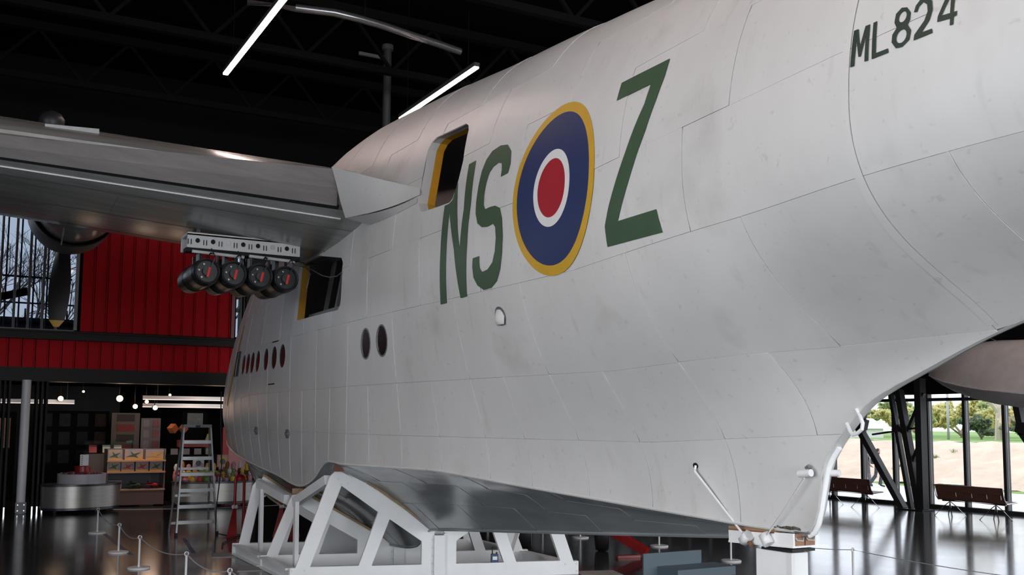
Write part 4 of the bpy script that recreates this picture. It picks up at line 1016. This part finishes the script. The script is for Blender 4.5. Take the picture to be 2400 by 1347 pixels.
# ================================================================ museum shop under the mezzanine
sw = struct(MB().bx(-24.2, -24, -9, 5, 0, 3.4).bx(-24, -14.5, 4.2, 4.4, 0, 3.4).bx(-24, -14.5, -9.2, -9, 0, 3.4).build('wall_shop', WALLBLK), 'black inner walls of the shop', 'wall')
struct(MB().bx(-24, -14.0, -9, 5, 3.35, 3.5).build('ceiling_shop', CEILM), 'black low ceiling of the shop', 'ceiling')
cl_ = thing('column', 'white round steel column at the left of the shop front', 'column', (-13.9, -4.74, 0), kind='structure')
MB().cyl((0, 0, 0), (0, 0, 3.26), .105, n=24).build('shaft', mat('column_white', (.72, .72, .74), .4), cl_)
MB().box((.08, 0, .14), (.12, .24, .26)).build('base_casing', DULLST, cl_)
for a in (-1, 1):
    for b in (-1, 1): MB().cyl((.14, a * .07, .14 + b * .07), (.15, a * .07, .14 + b * .07), .012, n=8).build('bolt', CHROME, cl_)
def foldstack(y0, n, label, nm):
    t = thing(nm, label, 'door', (-14.05, y0, 0), kind='structure')
    for k in range(n):
        MB().bx(-.75, 0, k * .11, k * .11 + .05, .08, 3.24).build('door_leaf', mat('door_leaf_dark_%d' % k if n < 4 else 'door_leaf_%d' % k, (.022 + .01 * (k % 2), .020 + .008 * (k % 2), .018 + .008 * (k % 2)), .6, spec=.15), t)
    for k in range(n): MB().bx(-.05, .02, k * .11 + .01, k * .11 + .04, .0, .14).build('door_wheel', CHROME, t)
foldstack(-5.45, 4, 'stack of folded dark glass door leaves left of the white column', 'door_1')
foldstack(-4.50, 3, 'folded dark door leaves right of the white column', 'door_2')
# round counters on castors
CNT = mat('brushed_counter', (.33, .31, .29), .32, .55, .15, 2, stretch=(1, 1, 12))
CTOP = mat('counter_top_blue', (.025, .032, .05), .3)
def counter(name, label, loc, rx, ry, h, rz=0):
    t = thing(name, label, 'counter', loc, rz)
    MB().lathe([(.13, 1), (.15, 1.0), (h - .06, 1.0), (h - .05, 1)], 'Z', (0, 0, 0), 48).build('drum', CNT, t).scale = (rx, ry, 1)
    MB().lathe([(h - .05, 1.02), (h, 1.02)], 'Z', (0, 0, 0), 48).build('counter_top', CTOP, t).scale = (rx, ry, 1)
    MB().lathe([(.07, .98), (.14, .98)], 'Z', (0, 0, 0), 48).build('plinth', CTOP, t).scale = (rx, ry, 1)
    for a in (.2, 1.0, 2.1, 2.9, 3.9, 5.2):
        MB().cyl((rx * .86 * math.cos(a) - .02, ry * .86 * math.sin(a), .04), (rx * .86 * math.cos(a) + .02, ry * .86 * math.sin(a), .04), .04, n=12).build('castor', BLACK, t)
    return t
counter('round_counter', 'oval brushed metal shop counter with a dark top, nearest the white column', (-13.9, -3.38, 0), .62, .97, .70, .3)
dr = thing('display_drum', 'white shallow drum of small toys on the oval counter', 'display', (-13.9, -3.38, .70))
MB().lathe([(0, .56), (.0, .57), (.24, .57), (.24, .545), (.2, .54)], 'Z', (0, 0, 0), 40).build('drum_wall', mat('drum_white', (.50, .49, .53), .4), dr)
m = MB(); rr = random.Random(5)
for k in range(150):
    a, r = rr.random() * 6.28, .5 * math.sqrt(rr.random()); p = V((r * math.cos(a), r * math.sin(a), .2 + .1 * rr.random() * (1 - r)))
    m.box(p, (.05, .03, .03), rz=rr.random() * 3, rx=rr.random() * 3)
tag(m.build('toy_fill', mat('toy_fill', (.10, .11, .15), .4, 0, .8, 30, col2=(.35, .03, .03)), dr), kind='stuff')
rt = thing('red_riser', 'red drum riser standing in the white display drum', 'riser', (-14.0, -3.36, .92))
MB().lathe([(0, .19), (.19, .19), (.2, .18)], 'Z', (0, 0, 0), 28).build('riser_body', REDP, rt)
cdm = thing('price_card', 'white price card standing on the red riser', 'sign', (-13.98, -3.33, 1.12))
MB().box((0, 0, .15), (.012, .20, .28)).build('card', WHITE2, cdm)
for k in range(5): MB().box((.008, -.055, .05 + .05 * k), (.002, .03, .02)).build('printed_mark', DARKST, cdm)
# shelf unit of boxed toys
PEACH = mat('shelf_board', (.42, .25, .17), .5)
sh_ = thing('toy_shelf', 'warm lit shelf unit holding boxed toy aeroplanes', 'shelf', (-15.0, -1.98, 0), 0)
MB().bx(-.45, .3, -.70, .74, .05, .46).build('base_cabinet', mat('shelf_brown', (.11, .062, .048), .5), sh_)
for z in (.46, .92, 1.22): MB().bx(-.4 , .32, -.72, .76, z - .03, z + .01).build('shelf_board', PEACH, sh_)
for y in (-.71, .73): MB().bx(-.42, .28, y, y + .02, .46, 1.52).build('side_panel', mat('shelf_side', (.18, .17, .17), .4), sh_)
MB().bx(-.44, -.42, -.71, .74, .46, 1.52).build('back_panel', mat('shelf_back', (.10, .10, .11), .5), sh_)
SKYB = mat('box_sky', (.16, .22, .36), .45, 0, .5, 6, col2=(.42, .30, .20)); SKYY = mat('box_sunset', (.50, .30, .13), .45, 0, .5, 5, col2=(.22, .24, .36))
BGREEN = mat('box_green', (.05, .085, .04), .5); BRED = mat('box_red', (.42, .02, .04), .5); BYEL = mat('box_yellow', (.52, .28, .04), .5)
def toybox(y, z, w, h, face, planec, label):
    t = thing('toy_box', label, 'box', (-14.78, y, z), 0, 'boxed toy aeroplanes')
    MB().box((-.1, 0, h / 2), (.2, w, h)).build('carton', face, t)
    MB().prism([(.001, -w * .42, h * .3), (.001, -w * .1, h * .5), (.001, -w * .2, h * .85), (.001, 0, h * .58), (.001, w * .40, h * .75), (.001, w * .12, h * .42), (.001, w * .25, h * .2), (.001, 0, h * .32)], (.004, 0, 0)).build('printed_aeroplane', planec, t)
    MB().box((.002, 0, h * .09), (.004, w * .96, h * .16)).build('printed_band', BYEL, t)
Wb = [(-2.50, 1.23, .36, .27, SKYB, BGREEN, 'blue toy box with green aeroplane, left on the top shelf'), (-2.03, 1.23, .46, .28, SKYY, BGREEN, 'sunset coloured toy box in the middle of the top shelf'), (-1.50, 1.23, .46, .27, SKYY, BYEL, 'yellow toned toy box, right on the top shelf'),
      (-2.52, .93, .33, .27, SKYB, BGREEN, 'blue toy box with green aeroplane, left on the middle shelf'), (-2.17, .93, .33, .26, SKYB, BRED, 'blue toy box with red aeroplane, second on the middle shelf'), (-1.81, .93, .33, .26, SKYB, BRED, 'blue toy box with red aeroplane, third on the middle shelf'), (-1.45, .93, .33, .27, SKYB, BGREEN, 'blue toy box with green aeroplane, right on the middle shelf'),
      (-2.48, .48, .34, .22, SKYB, BYEL, 'toy box lying left on the lower shelf')]
for a in Wb: toybox(*a)
def toyplane(y, z, c, label):
    t = thing('toy_aeroplane', label, 'toy', (-14.85, y, z), .5)
    MB().lathe([(-.2, .015), (-.05, .045), (.12, .05), (.2, .02)], 'X', (0, 0, .09), 12).build('fuselage', c, t)
    MB().box((.06, 0, .09), (.11, .5, .015)).build('wing', c, t); MB().box((-.18, 0, .1), (.06, .18, .01)).build('tailplane', c, t); MB().box((-.18, 0, .14), (.06, .01, .09)).build('fin', c, t)
    MB().cyl((.04, 0, .12), (.04, 0, .14), .03, n=10).build('canopy', DKGLASS, t); MB().cyl((.06, .1, 0), (.06, .1, .09), .012, n=6).cyl((.06, -.1, 0), (.06, -.1, .09), .012, n=6).build('undercarriage', DARKST, t)
toyplane(-1.95, .48, BGREEN, 'green toy aeroplane on the lower shelf'); toyplane(-1.52, .48, BRED, 'red toy aeroplane on the lower shelf')
# toy table behind the ladder
counter('toy_counter', 'long oval counter heaped with bright toys behind the stepladder', (-14.5, .05, 0), .62, 1.12, .66)
TC = [mat('toy_red', (.42, .03, .05), .5), mat('toy_yellow', (.50, .36, .05), .5), mat('toy_green', (.13, .26, .06), .5), mat('toy_pink', (.45, .20, .26), .5), mat('toy_brown', (.15, .06, .03), .7), mat('toy_white', (.5, .5, .5), .5), mat('toy_orange', (.5, .19, .03), .5), mat('toy_lilac', (.30, .24, .38), .5)]
TN = ['red', 'yellow', 'green', 'pink', 'brown', 'white', 'orange', 'lilac']
rr = random.Random(11)
ROWN = ['front', 'middle', 'back']
for row in range(3):
    for k in range(12):
        y = -.95 + 1.9 * k / 11; a = y / 1.12
        x = -14.5 + (.42 - .36 * row) * math.sqrt(max(.05, 1 - a * a)); c = rr.randrange(8); h = .16 + .08 * row + .1 * rr.random(); r = .07 + .03 * rr.random()
        if row == 2: h += .12
        t = thing('soft_toy', '%s toy figure, number %s from the left in the %s row on the toy counter' % (TN[c], ('one', 'two', 'three', 'four', 'five', 'six', 'seven', 'eight', 'nine', 'ten', 'eleven', 'twelve')[k], ROWN[row]), 'toy', (x, y, .66), rr.random(), 'toys on the long counter')
        MB().lathe([(0, r * .8), (h * .25, r), (h * .55, r * .8), (h * .6, r * .5)], 'Z', (0, 0, 0), 12).build('body', TC[c], t)
        MB().lathe([(h * .55, .01), (h * .62, r * .6), (h * .8, r * .75), (h * .95, r * .5), (h, .01)], 'Z', (0, 0, 0), 12).build('head', TC[(c + rr.randrange(3)) % 8], t)
for (y, z, c, cn) in ((.30, 1.02, TC[1], 'yellow'), (-.35, .98, TC[5], 'pale')):
    t = thing('sign_board', cn + ' sign board standing among the counter toys', 'sign', (-14.75, y, .66))
    MB().box((0, 0, z - .5), (.02, .30, .34)).build('board', TC[3] if c is TC[1] else c, t); MB().box((.014, 0, z - .5), (.006, .22, .26)).build('printed_panel', c, t)
    MB().cyl((.018, 0, z - .52), (.022, 0, z - .52), .08, n=16).build('printed_emblem', DARKST, t)
# shop fittings further back
def bay(x, y0, y1, z0, z1, m_, label, rows=3, cols=2, pm=None):
    t = thing('wall_display', label, 'display', (x, (y0 + y1) / 2, 0))
    w = (y1 - y0) / 2
    MB().bx(-.1, 0, -w, w, 0, z1).build('back_board', m_, t)
    for i in range(rows):
        for j in range(cols):
            yy = -w + (j + .5) * 2 * w / cols; zz = z0 + (i + .5) * (z1 - z0) / rows
            MB().box((.015, yy, zz), (.03, 2 * w / cols * .62, (z1 - z0) / rows * .7)).build('framed_print', pm[(i * cols + j) % len(pm)] if pm else DULLST, t)
GP = [mat('print_grey', (.014, .013, .013), .4, 0, .6, 4, spec=.08), mat('print_pale', (.03, .027, .027), .4, 0, .6, 5, spec=.08), mat('print_dark', (.012, .012, .012), .4, spec=.08), mat('print_rust', (.05, .018, .012), .4, 0, .5, 5, spec=.08)]
bay(-19.5, -4.1, -2.1, .9, 2.55, WALLBLK, 'dark wall display of framed prints behind the oval counter', 3, 4, GP)
bay(-18.5, -2.15, -1.35, 1.3, 2.5, mat('display_brown', (.10, .075, .06), .5), 'tan display bay with red folded goods', 4, 1, [mat('goods_red', (.22, .015, .015), .6), mat('goods_dark', (.03, .015, .02), .6)])
bay(-18.4, -1.32, -.76, 1.4, 2.35, mat('display_grey', (.15, .14, .14), .5), 'pale grey display stand with cards', 3, 2, [mat('cards_pale', (.22, .19, .20), .5), mat('cards_red', (.24, .06, .06), .5)])
bay(-18.8, -.05, .72, 2.05, 2.6, WALLBLK, 'dark bay with a large grey photograph above the toy counter', 1, 1, [mat('photo_grey', (.085, .068, .06), .4, 0, .6, 3)])
bay(-16.6, .72, 1.6, .6, 2.1, mat('display_red', (.30, .012, .02), .5), 'bright red display panel beside the nose', 1, 1, [REDP])
bay(-18.2, -5.5, -4.72, 1.3, 2.5, WALLBLK, 'dark bay with an orange lit print at the far left', 1, 1, [mat('print_orange', (.42, .15, .08), .4, 0, .4, 4)])
gc = thing('glass_case', 'glass topped display case with leaflets behind the toy shelf', 'display case', (-16.6, -2.3, 0))
MB().bx(-.3, .3, -.75, .7, 0, 1.35).build('cabinet', mat('case_grey', (.075, .068, .065), .5), gc); MB().bx(-.3, .3, -.75, .45, 1.36, 1.72).build('glass_top', glass('case_glass', (.9, 1, .95)), gc)
for k, (y, c) in enumerate(((-.55, TC[0]), (-.2, TC[5]), (.1, TC[5]))): MB().box((0, y, 1.48), (.02, .2, .22), ry=-.3).build('leaflet', c, gc)
gc2 = thing('till_counter', 'dark till counter with pale cards behind the stepladder', 'counter', (-16.8, -.3, 0))
MB().bx(-.3, .3, -.8, .9, 0, 1.3).build('cabinet', WALLBLK, gc2)
for k in range(5): MB().box((.25, -.7 + .33 * k, 1.39), (.02, .2, .17)).build('card', MATS['cards_pale'], gc2)
MB().box((.1, .2, 1.62), (.3, .9, .2)).build('red_tray', mat('tray_red', (.20, .02, .015), .5), gc2); MB().lathe([(1.3, .09), (1.65, .12), (1.9, .04)], 'Z', (.1, .62, 0), 14).build('vase', mat('vase_green', (.20, .24, .12), .4), gc2)
for (y, s) in ((-.35, .2), (-.05, .17)): MB().box((-.2, y, 2.05), (s, s, s), rz=.6, rx=.7).build('hanging_box', mat('kite_orange_%d' % int(s * 100), (.42, .13 - .3 * (s - .2), .05), .5), gc2)
# shop ceiling fittings
SPOT = mat('spot_glow', (1, .60, .34), .5, emit=5.0)
for k, (y, z, r) in enumerate(((-3.7, 2.87, .075), (-2.15, 2.90, .095), (-1.72, 2.68, .07), (-1.41, 2.82, .055), (-1.17, 2.65, .07), (-3.12, 3.08, .035), (-.77, 3.03, .04))):
    t = thing('spotlight', ('small glowing ceiling spotlight above the oval counter', 'largest glowing spotlight in the shop ceiling', 'glowing spotlight right of the largest one, slightly lower', 'small glowing spotlight above the tan display bay', 'lowest glowing spotlight above the pale display stand', 'dim tiny spotlight high at left of the shop ceiling', 'dim tiny spotlight above the lit rail')[k], 'lamp', (-17, y, z), 0, 'shop spotlights')
    b = MB().lathe([(-.20, r * .7), (-.18, r), (0, r * 1.05), (.005, r)], 'X', (0, 0, 0), 18); 
    b.build('can', DARKST, t); MB().lathe([(.006, r * .95), (.03, r * .6), (.04, .005)], 'X', (0, 0, 0), 18).build('bulb', SPOT, t)
    MB().cyl((-.1, 0, 0), (-.1, 0, 3.36 - z), .012, n=8).build('stem', DARKST, t)
RAIL = mat('lit_rail', (.55, .50, .47), .3, .3)
for (y0, y1, z, x, l) in ((-1.52, 2.6, 2.95, -17, 'bright metal rail across the shop ceiling'), (-1.43, 2.6, 2.74, -17.6, 'lower metal rail across the shop ceiling'), (-5.2, -3.3, 2.80, -17.5, 'pale rail at the left of the shop ceiling')):
    t = thing('ceiling_rail', l, 'rail', (x, (y0 + y1) / 2, z), kind='structure')
    MB().box((0, 0, 0), (.1, y1 - y0, .10)).build('rail_body', RAIL, t); MB().box((.03, 0, -.06), (.05, y1 - y0, .02)).build('rail_lamp', mat('rail_glow_%d' % int(z * 100), (1, .85, .75), .5, emit=.9), t)
    for s in (-.4, .4): MB().bar((0, s * (y1 - y0), .05), (0, s * (y1 - y0), 3.4 - z), .015, .015).build('hanger', DARKST, t)
def pl(loc, e, r=.25, c=(1, .70, .50)):
    l = bpy.data.lights.new('shop_light', 'POINT'); l.energy = e; l.color = c; l.shadow_soft_size = r
    o = bpy.data.objects.new('shop_light', l); COL.objects.link(o); o.location = loc
l_ = bpy.data.lights.new('shop_light', 'SPOT'); l_.energy = 170; l_.color = (1, .72, .52); l_.spot_size = 1.5; l_.spot_blend = .6; l_.shadow_soft_size = .15  # added lamp with no fixture, brightens the toy shelf
o_ = bpy.data.objects.new('shop_light', l_); COL.objects.link(o_); o_.location = (-13.9, -1.95, 3.15); o_.rotation_euler = (V((-15.0, -1.98, .9)) - o_.location).to_track_quat('-Z', 'Y').to_euler()
pl((-16.7, -2.15, 2.78), 14); pl((-15.6, .3, 2.6), 16); pl((-16.7, -1.2, 2.4), 8); pl((-16, -3.7, 2.7), 6)
# ================================================================ benches
bn = thing('bench', 'walnut slatless bench with chrome legs, right of the steel bracing', 'bench', (-3.0, 16.2, 0), 0, 'walnut benches by the glazing')
def shell(y0, z0, y1, z1, t): return [(y0, z0), (y1, z1)]
pr_ = [(.38, .44), (.1, .40), (-.02, .405), (-.07, .45), (-.12, .60), (-.17, .80)]
ss = [[(x, a, b) for a, b in pr_] for x in (-.95, .95)]
m = MB(); n = len(pr_)
for i in range(n - 1):
    a, b = pr_[i], pr_[i + 1]; d = V((0, b[0] - a[0], b[1] - a[1])).normalized(); nn = V((0, -d.z, d.y)) * .02
    m.prism([(-.95, *a), (-.95, *b), V((-.95, *b)) - nn, V((-.95, *a)) - nn], (1.9, 0, 0))
m.build('seat_shell', BENCHW, bn)
for x in (-.45, 0, .42, .8): MB().tube([(x - .12, -.165, .62), (x + .115, -.165, .62), (x + .12, -.155, .52)], .007, 6).build('armrest', CHROME, bn)
for x in (-.68, .62):
    m = MB()
    for s in (-1, 1):
        m.tube([(x + s * .26, -.22, 0), (x + s * .12, -.08, .22), (x, .05, .37)], .012, 6).tube([(x + s * .26, .32, 0), (x + s * .12, .18, .22), (x, .06, .37)], .012, 6)
    m.build('leg_frame', CHROME, bn)
MB().tube([(-.9, .05, .385), (.9, .05, .385)], .02, 8).build('seat_beam', CHROME, bn)
MB().tube([(-.97, -.18, .8), (-.97, -.1, .5), (-.97, -.02, .41), (-.97, .38, .44)], .014, 6).build('edge_trim', CHROME, bn); MB().tube([(.97, -.18, .8), (.97, -.1, .5), (.97, -.02, .41), (.97, .38, .44)], .014, 6).build('edge_trim', CHROME, bn)
dup(bn, (-7.05, 16.2, 0), 0, 'walnut bench with chrome legs, partly hidden by the stern')
# ================================================================ outside
SAND = mat('sandy_soil', (.66, .52, .41), .95, 0, .22, 1.2, .8, 2.5); PATH = mat('pale_paving', (.72, .70, .68), .9, 0, .06, 1); GRASS = mat('grass_green', (.20, .33, .08), .95, 0, .4, 3, .6, 12)
def terr(name, xs, ys, zf, m_, label, cat):
    m = MB(); vs = [(x, y, zf(x, y)) for y in ys for x in xs]; n = len(xs)
    m.add(vs, [(j * n + i, j * n + i + 1, (j + 1) * n + i + 1, (j + 1) * n + i) for j in range(len(ys) - 1) for i in range(n - 1)], True)
    return tag(m.build(name, m_), label, cat, kind='structure')
XS = [-90 + 1.2 * k for k in range(120)]
import mathutils.noise as mn
terr('paving', XS, [18.3, 25, 32], lambda x, y: -.45, PATH, 'pale paved path outside the glazing', 'path')
terr('verge', XS, [32 + .4 * k for k in range(6)], lambda x, y: -.46 + .12 * mn.noise(V((x, y, 0))) + .04 * (y - 31.8), GRASS, 'strip of grass at the foot of the sandy bank', 'grass')
def bank(x, y): 
    t = min(1, max(0, (y - 33) / 5.0)); return -.42 + 1.95 * t + .22 * mn.noise(V((x * .7, y * .9, 1))) + .10 * mn.noise(V((x * 2, y * 2.3, 3)))
terr('embankment', XS, [33 + .35 * k for k in range(16)], bank, SAND, 'bare sandy embankment outside the glazing', 'embankment')
terr('grass_bank', [-90 + 3 * k for k in range(60)], [38.1 + .8 * k for k in range(12)] + [50, 60, 80, 120], lambda x, y: 1.5 + .05 * mn.noise(V((x * .5, y, 5))) , GRASS, 'green grass above the sandy bank', 'grass')
rr = random.Random(21)
for k in range(9):
    x, y = rr.uniform(-22, -10), rr.uniform(33.4, 37.2); m = MB()
    for q in range(26):
        a, d = rr.random() * 6.28, rr.random() * .28; b = V((x + d * math.cos(a), y + d * math.sin(a) * .6, bank(x, y) - .03)); e_ = b + V((rr.uniform(-.08, .08), rr.uniform(-.08, .08), .10 + .14 * rr.random()))
        m.add([b + V((-.02, 0, 0)), b + V((.02, 0, 0)), e_], [(0, 1, 2)])
    tag(m.build('grass_tuft', GRASS), 'small tuft of grass growing on the sandy bank', 'grass', 'grass tufts on the bank')
BARK = mat('bark', (.34, .28, .22), .9, 0, .3, 6); BAREB = mat('bare_branch', (.16, .14, .13), .9)
def tree(name, label, loc, h, leaf, seed, dens=900, spread=.42, group='trees outside', bark=BARK, lsize=.16, depth=4, trunk=.32):
    r = random.Random(seed); t = thing(name, label, 'tree', loc, 0, group); tr_ = MB(); lf = MB(); tips = []
    def grow(p, d, L, rad, dep):
        q = p + d * L; tr_.cyl(p, q, rad, rad * .68, n=6 if dep > 1 else 4, caps=False)
        if dep <= 2: tips.append((p, q))
        if dep == 0: return
        for k in range(3 if dep > 2 else 3):
            ax = V((r.uniform(-1, 1), r.uniform(-1, 1), r.uniform(-.3, .5))); nd = (d + ax * spread * 1.6).normalized()
            if nd.z < -.1: nd.z = .1
            grow(p.lerp(q, r.uniform(.65, 1)), nd, (h * .27 if dep == depth and trunk < .3 else L) * r.uniform(.6, .8), rad * .6, dep - 1)
    grow(V((0, 0, 0)), V((r.uniform(-.05, .05), r.uniform(-.05, .05), 1)), h * trunk, h * (.022 if leaf or trunk < .3 else .011), depth)
    tr_.build('trunk', bark, t)
    if leaf:
        for k in range(dens):
            a, b = tips[r.randrange(len(tips))]; c = a.lerp(b, r.uniform(.2, 1.1)) + V((r.gauss(0, .22), r.gauss(0, .22), r.gauss(0, .2))) * h * .05
            u = V((r.uniform(-1, 1), r.uniform(-1, 1), r.uniform(-1, 1))).normalized() * lsize; v = u.cross(V((r.random(), r.random(), r.random()))).normalized() * lsize * .7
            lf.add([c - u, c + v, c + u, c - v], [(0, 1, 2, 3)])
        tag(lf.build('foliage', leaf, t), kind='stuff')
YG = leafmat('leaf_yellow_green', (.74, .70, .34)); LG = leafmat('leaf_green', (.56, .62, .34)); DG = leafmat('leaf_dark_green', (.26, .33, .20)); PK = leafmat('leaf_pink', (.75, .48, .46))
TL = [(-37, 50, 4.6, YG, 1, 'yellow-green spring tree left in the view beyond the glazing'), (-34.3, 51.5, 4.8, YG, 2, 'yellow-green tree behind the bracing struts'), (-31.4, 49.5, 4.2, LG, 3, 'green tree between the bracing and the second bench'), (-32.2, 55, 5.0, YG, 4, 'yellow-green tree right of the thick column'), (-23.8, 47, 8.5, None, 5, 'bare pale branching tree above the right bench'), (-26.0, 48.5, 3.6, DG, 6, 'dark green rounded bush beside the bare tree'), (-22.4, 48, 3.8, DG, 7, 'dark green bush right of the bare tree'), (-28.2, 53, 5.0, YG, 8, 'yellow-green tree at the right edge of the glazing'), (-41, 55, 5, LG, 9, 'green tree farthest left beyond the glazing'), (-28.3, 46, 1.6, PK, 10, 'small pink blossoming shrub'), (-24.6, 53, 5, LG, 12, 'green tree beyond the right picture edge'), (-44, 62, 6, LG, 13, 'pale green tree in the far row'), (-39.5, 60, 6, YG, 14, 'yellow-green tree far behind the thick column'), (-35, 61, 6, LG, 15, 'pale green tree far behind the dark bush'), (-30.5, 60, 6, YG, 16, 'yellow-green tree far behind the bare tree'), (-37.5, 55, 5, YG, 17, 'yellow-green tree seen between the struts'), (-42, 68, 7, YG, 18, 'yellow-green tree in the farthest row'), (-36, 69, 7, LG, 19, 'pale green tree in the farthest row')]
for x, y, h, lf, sd, l in TL: tree('tree' if h > 3.9 else 'bush', l, (x, y, 1.42), h * 1.15, lf, sd, 7500 if h > 3.9 else 4500, .85 if lf else .55, bark=BARK if lf else mat('pale_bark', (.50, .43, .34), .9), lsize=.10 if y < 52 else .13, trunk=.05 if lf else .2, depth=4 if lf else 5)
sd_ = thing('white_shed', 'white shed roof beyond the grass at the left of the glazing', 'building', (-33.6, 43.2, 1.4))
MB().bx(-2.6, 2.2, 0, 3, 0, .7).build('shed_wall', WHITE2, sd_); MB().prism([(-2.8, -.2, .7), (2.4, -.2, .7), (1.2, -.2, 1.35), (-2.8, -.2, 1.5)], (0, 3.4, 0)).build('shed_roof', WHITE2, sd_)
for x, y, h, l in ((-11.6, 31.6, 1.7, 'slim grey fence post on the verge above the right bench'), (-26.4, 46, 3.2, 'pale slim lamp mast among the trees')):
    t = thing('post', l, 'post', (x, y, -.45 if y < 40 else 1.5)); MB().cyl((0, 0, 0), (0, 0, h), .035 if h < 3 else .08, n=10).build('pole', ROPE, t); MB().cyl((0, 0, h), (0, 0, h + .05), .05 if h < 3 else .11, n=10).build('cap', DULLST, t)
# ---- two walkers
def person(loc, rz, label, coat, trousers, stride, bag=None):
    t = thing('person', label, 'person', loc, rz)
    J = {'pel': (0, 0, .93), 'ch': (.02, 0, 1.25), 'nk': (.03, 0, 1.45), 'hd': (.05, 0, 1.53), 'ht': (.04, 0, 1.69),
         'hl': (0, .1, .90), 'kl': (.12 * stride, .1, .50), 'al': (-.02 * stride + .1, .1, .09), 'tl': (.12 * stride + .16, .1, .04), 'hr': (0, -.1, .90), 'kr': (-.06 * stride, -.1, .50), 'ar': (-.28 * stride, -.1, .12), 'tr': (-.28 * stride + .14, -.1, .04),
         'sl': (.02, .19, 1.40), 'el': (-.10, .24, 1.13), 'wl': (-.02, .24, .90), 'fl': (.02, .23, .80), 'sr': (.02, -.19, 1.40), 'er': (.04, -.25, 1.13), 'wr': (.18, -.23, .95), 'fr': (.24, -.21, .90)}
    R = {'pel': .155, 'ch': .17, 'nk': .06, 'hd': .095, 'ht': .085, 'hl': .10, 'kl': .068, 'al': .045, 'tl': .04, 'hr': .10, 'kr': .068, 'ar': .045, 'tr': .04, 'sl': .075, 'el': .05, 'wl': .035, 'fl': .03, 'sr': .075, 'er': .05, 'wr': .035, 'fr': .03}
    E_ = [('pel', 'ch'), ('ch', 'nk'), ('nk', 'hd'), ('hd', 'ht'), ('pel', 'hl'), ('hl', 'kl'), ('kl', 'al'), ('al', 'tl'), ('pel', 'hr'), ('hr', 'kr'), ('kr', 'ar'), ('ar', 'tr'), ('ch', 'sl'), ('sl', 'el'), ('el', 'wl'), ('wl', 'fl'), ('ch', 'sr'), ('sr', 'er'), ('er', 'wr'), ('wr', 'fr')]
    ks = list(J); me = bpy.data.meshes.new('body'); me.from_pydata([J[k] for k in ks], [(ks.index(a), ks.index(b)) for a, b in E_], [])
    o = bpy.data.objects.new('body', me); COL.objects.link(o); o.parent = t
    me.materials.append(coat); me.materials.append(trousers)
    o.modifiers.new('skin', 'SKIN'); o.modifiers.new('sub', 'SUBSURF').render_levels = 2; o.modifiers['sub'].levels = 1
    for k, sv in zip(ks, me.skin_vertices[0].data): sv.radius = (R[k], R[k]); sv.use_root = k == 'pel'
    # trousers, head and hair follow the body
    for s in ('l', 'r'): MB().tube([V(J['h' + s]) + V((0, 0, .04)), V(J['k' + s]), V(J['a' + s]) + V((0, 0, .02))], .082, 12).build('trouser_leg', trousers, t)
    SKN = MATS.get('skin') or mat('skin', (.45, .27, .20), .6)
    MB().lathe([(1.47, .03), (1.50, .065), (1.56, .088), (1.62, .092), (1.68, .07), (1.72, .01)], 'Z', (.05, 0, 0), 16).build('head', SKN, t)
    MB().lathe([(1.56, .088), (1.62, .100), (1.69, .08), (1.735, .01)], 'Z', (.035, 0, 0), 16).build('hair', MATS.get('hair') or mat('hair', (.05, .035, .03), .8), t)
    for s in ('l', 'r'):
        w, f = V(J['w' + s]), V(J['f' + s]); d = (f - w).normalized(); sd = d.cross(V((1, 0, 0))).normalized()
        m = MB().cyl(w, w + d * .09, .034, .036, n=8)
        for q in range(4): m.cyl(w + d * .085 + sd * (-.027 + .018 * q), w + d * (.15 + .012 * (1.5 - abs(q - 1.5))) + sd * (-.027 + .018 * q) + V((.015, 0, 0)), .0088, .007, n=6)
        m.cyl(w + d * .03 + sd * .03, w + d * .09 + sd * .055 + V((.02, 0, 0)), .010, .008, n=6)
        m.build('hand', SKN, t)
    if bag: MB().box((-.2, 0, 1.22), (.14, .28, .40)).build('rucksack', bag, t, .04)
    return t
COATG = mat('coat_grey', (.16, .15, .16), .8); COATD = mat('coat_dark', (.05, .05, .06), .8); TROU = mat('trousers_grey', (.22, .21, .22), .8); TROD = mat('trousers_dark', (.06, .065, .08), .8)
person((-18.65, 30.2, -.45), .5, 'walker in a grey coat outside, left of the leaning brace', COATG, TROU, .5)
person((-17.9, 30.0, -.45), .5, 'walker in dark clothing with a rucksack outside, behind the leaning brace', COATD, TROD, 1.2, COATD)
# ---- view outside the upper left window
pw = thing('terrace_block', 'dark neighbouring building block seen through the upper left window', 'building', (-24, -8, 0))
MB().bx(-3, 3, -9, 6.4, 0, 5.35).build('block_wall', mat('block_dark', (.045, .05, .06), .8, 0, .3, .6), pw)
MB().bx(-3, 3.1, -9, 6.4, 5.35, 5.45).build('block_coping', DARKST, pw)
for k in range(12): MB().cyl((2.9, -8.5 + 1.2 * k, 5.45), (2.9, -8.5 + 1.2 * k, 5.75), .03, n=6).build('rail_post', DARKST, pw)
MB().bx(2.87, 2.93, -9, 6.4, 5.9, 5.95).build('rail', DARKST, pw)
for k, (x, y, h, l) in enumerate(((-34, -9.5, 12, 'bare leafless tree seen through the upper window, leftmost'), (-33, -6.5, 13, 'bare leafless tree seen through the upper window, beside the propeller blade'), (-36, -3.5, 12, 'bare leafless tree right of the propeller blade'), (-34, 3.2, 12, 'bare leafless tree behind the narrow window strip'), (-35, -12.5, 12, 'bare leafless tree hidden left of the upper window'))):
    tree('bare_tree', l, (x, y, 0), h, None, 40 + k, spread=.42, group='bare trees outside', bark=BAREB, depth=6)
terr('yard', [-80, -60, -40, -25], [-60, -30, 0, 4.9], lambda x, y: -.05, GRASS, 'ground outside behind the front wall', 'ground')
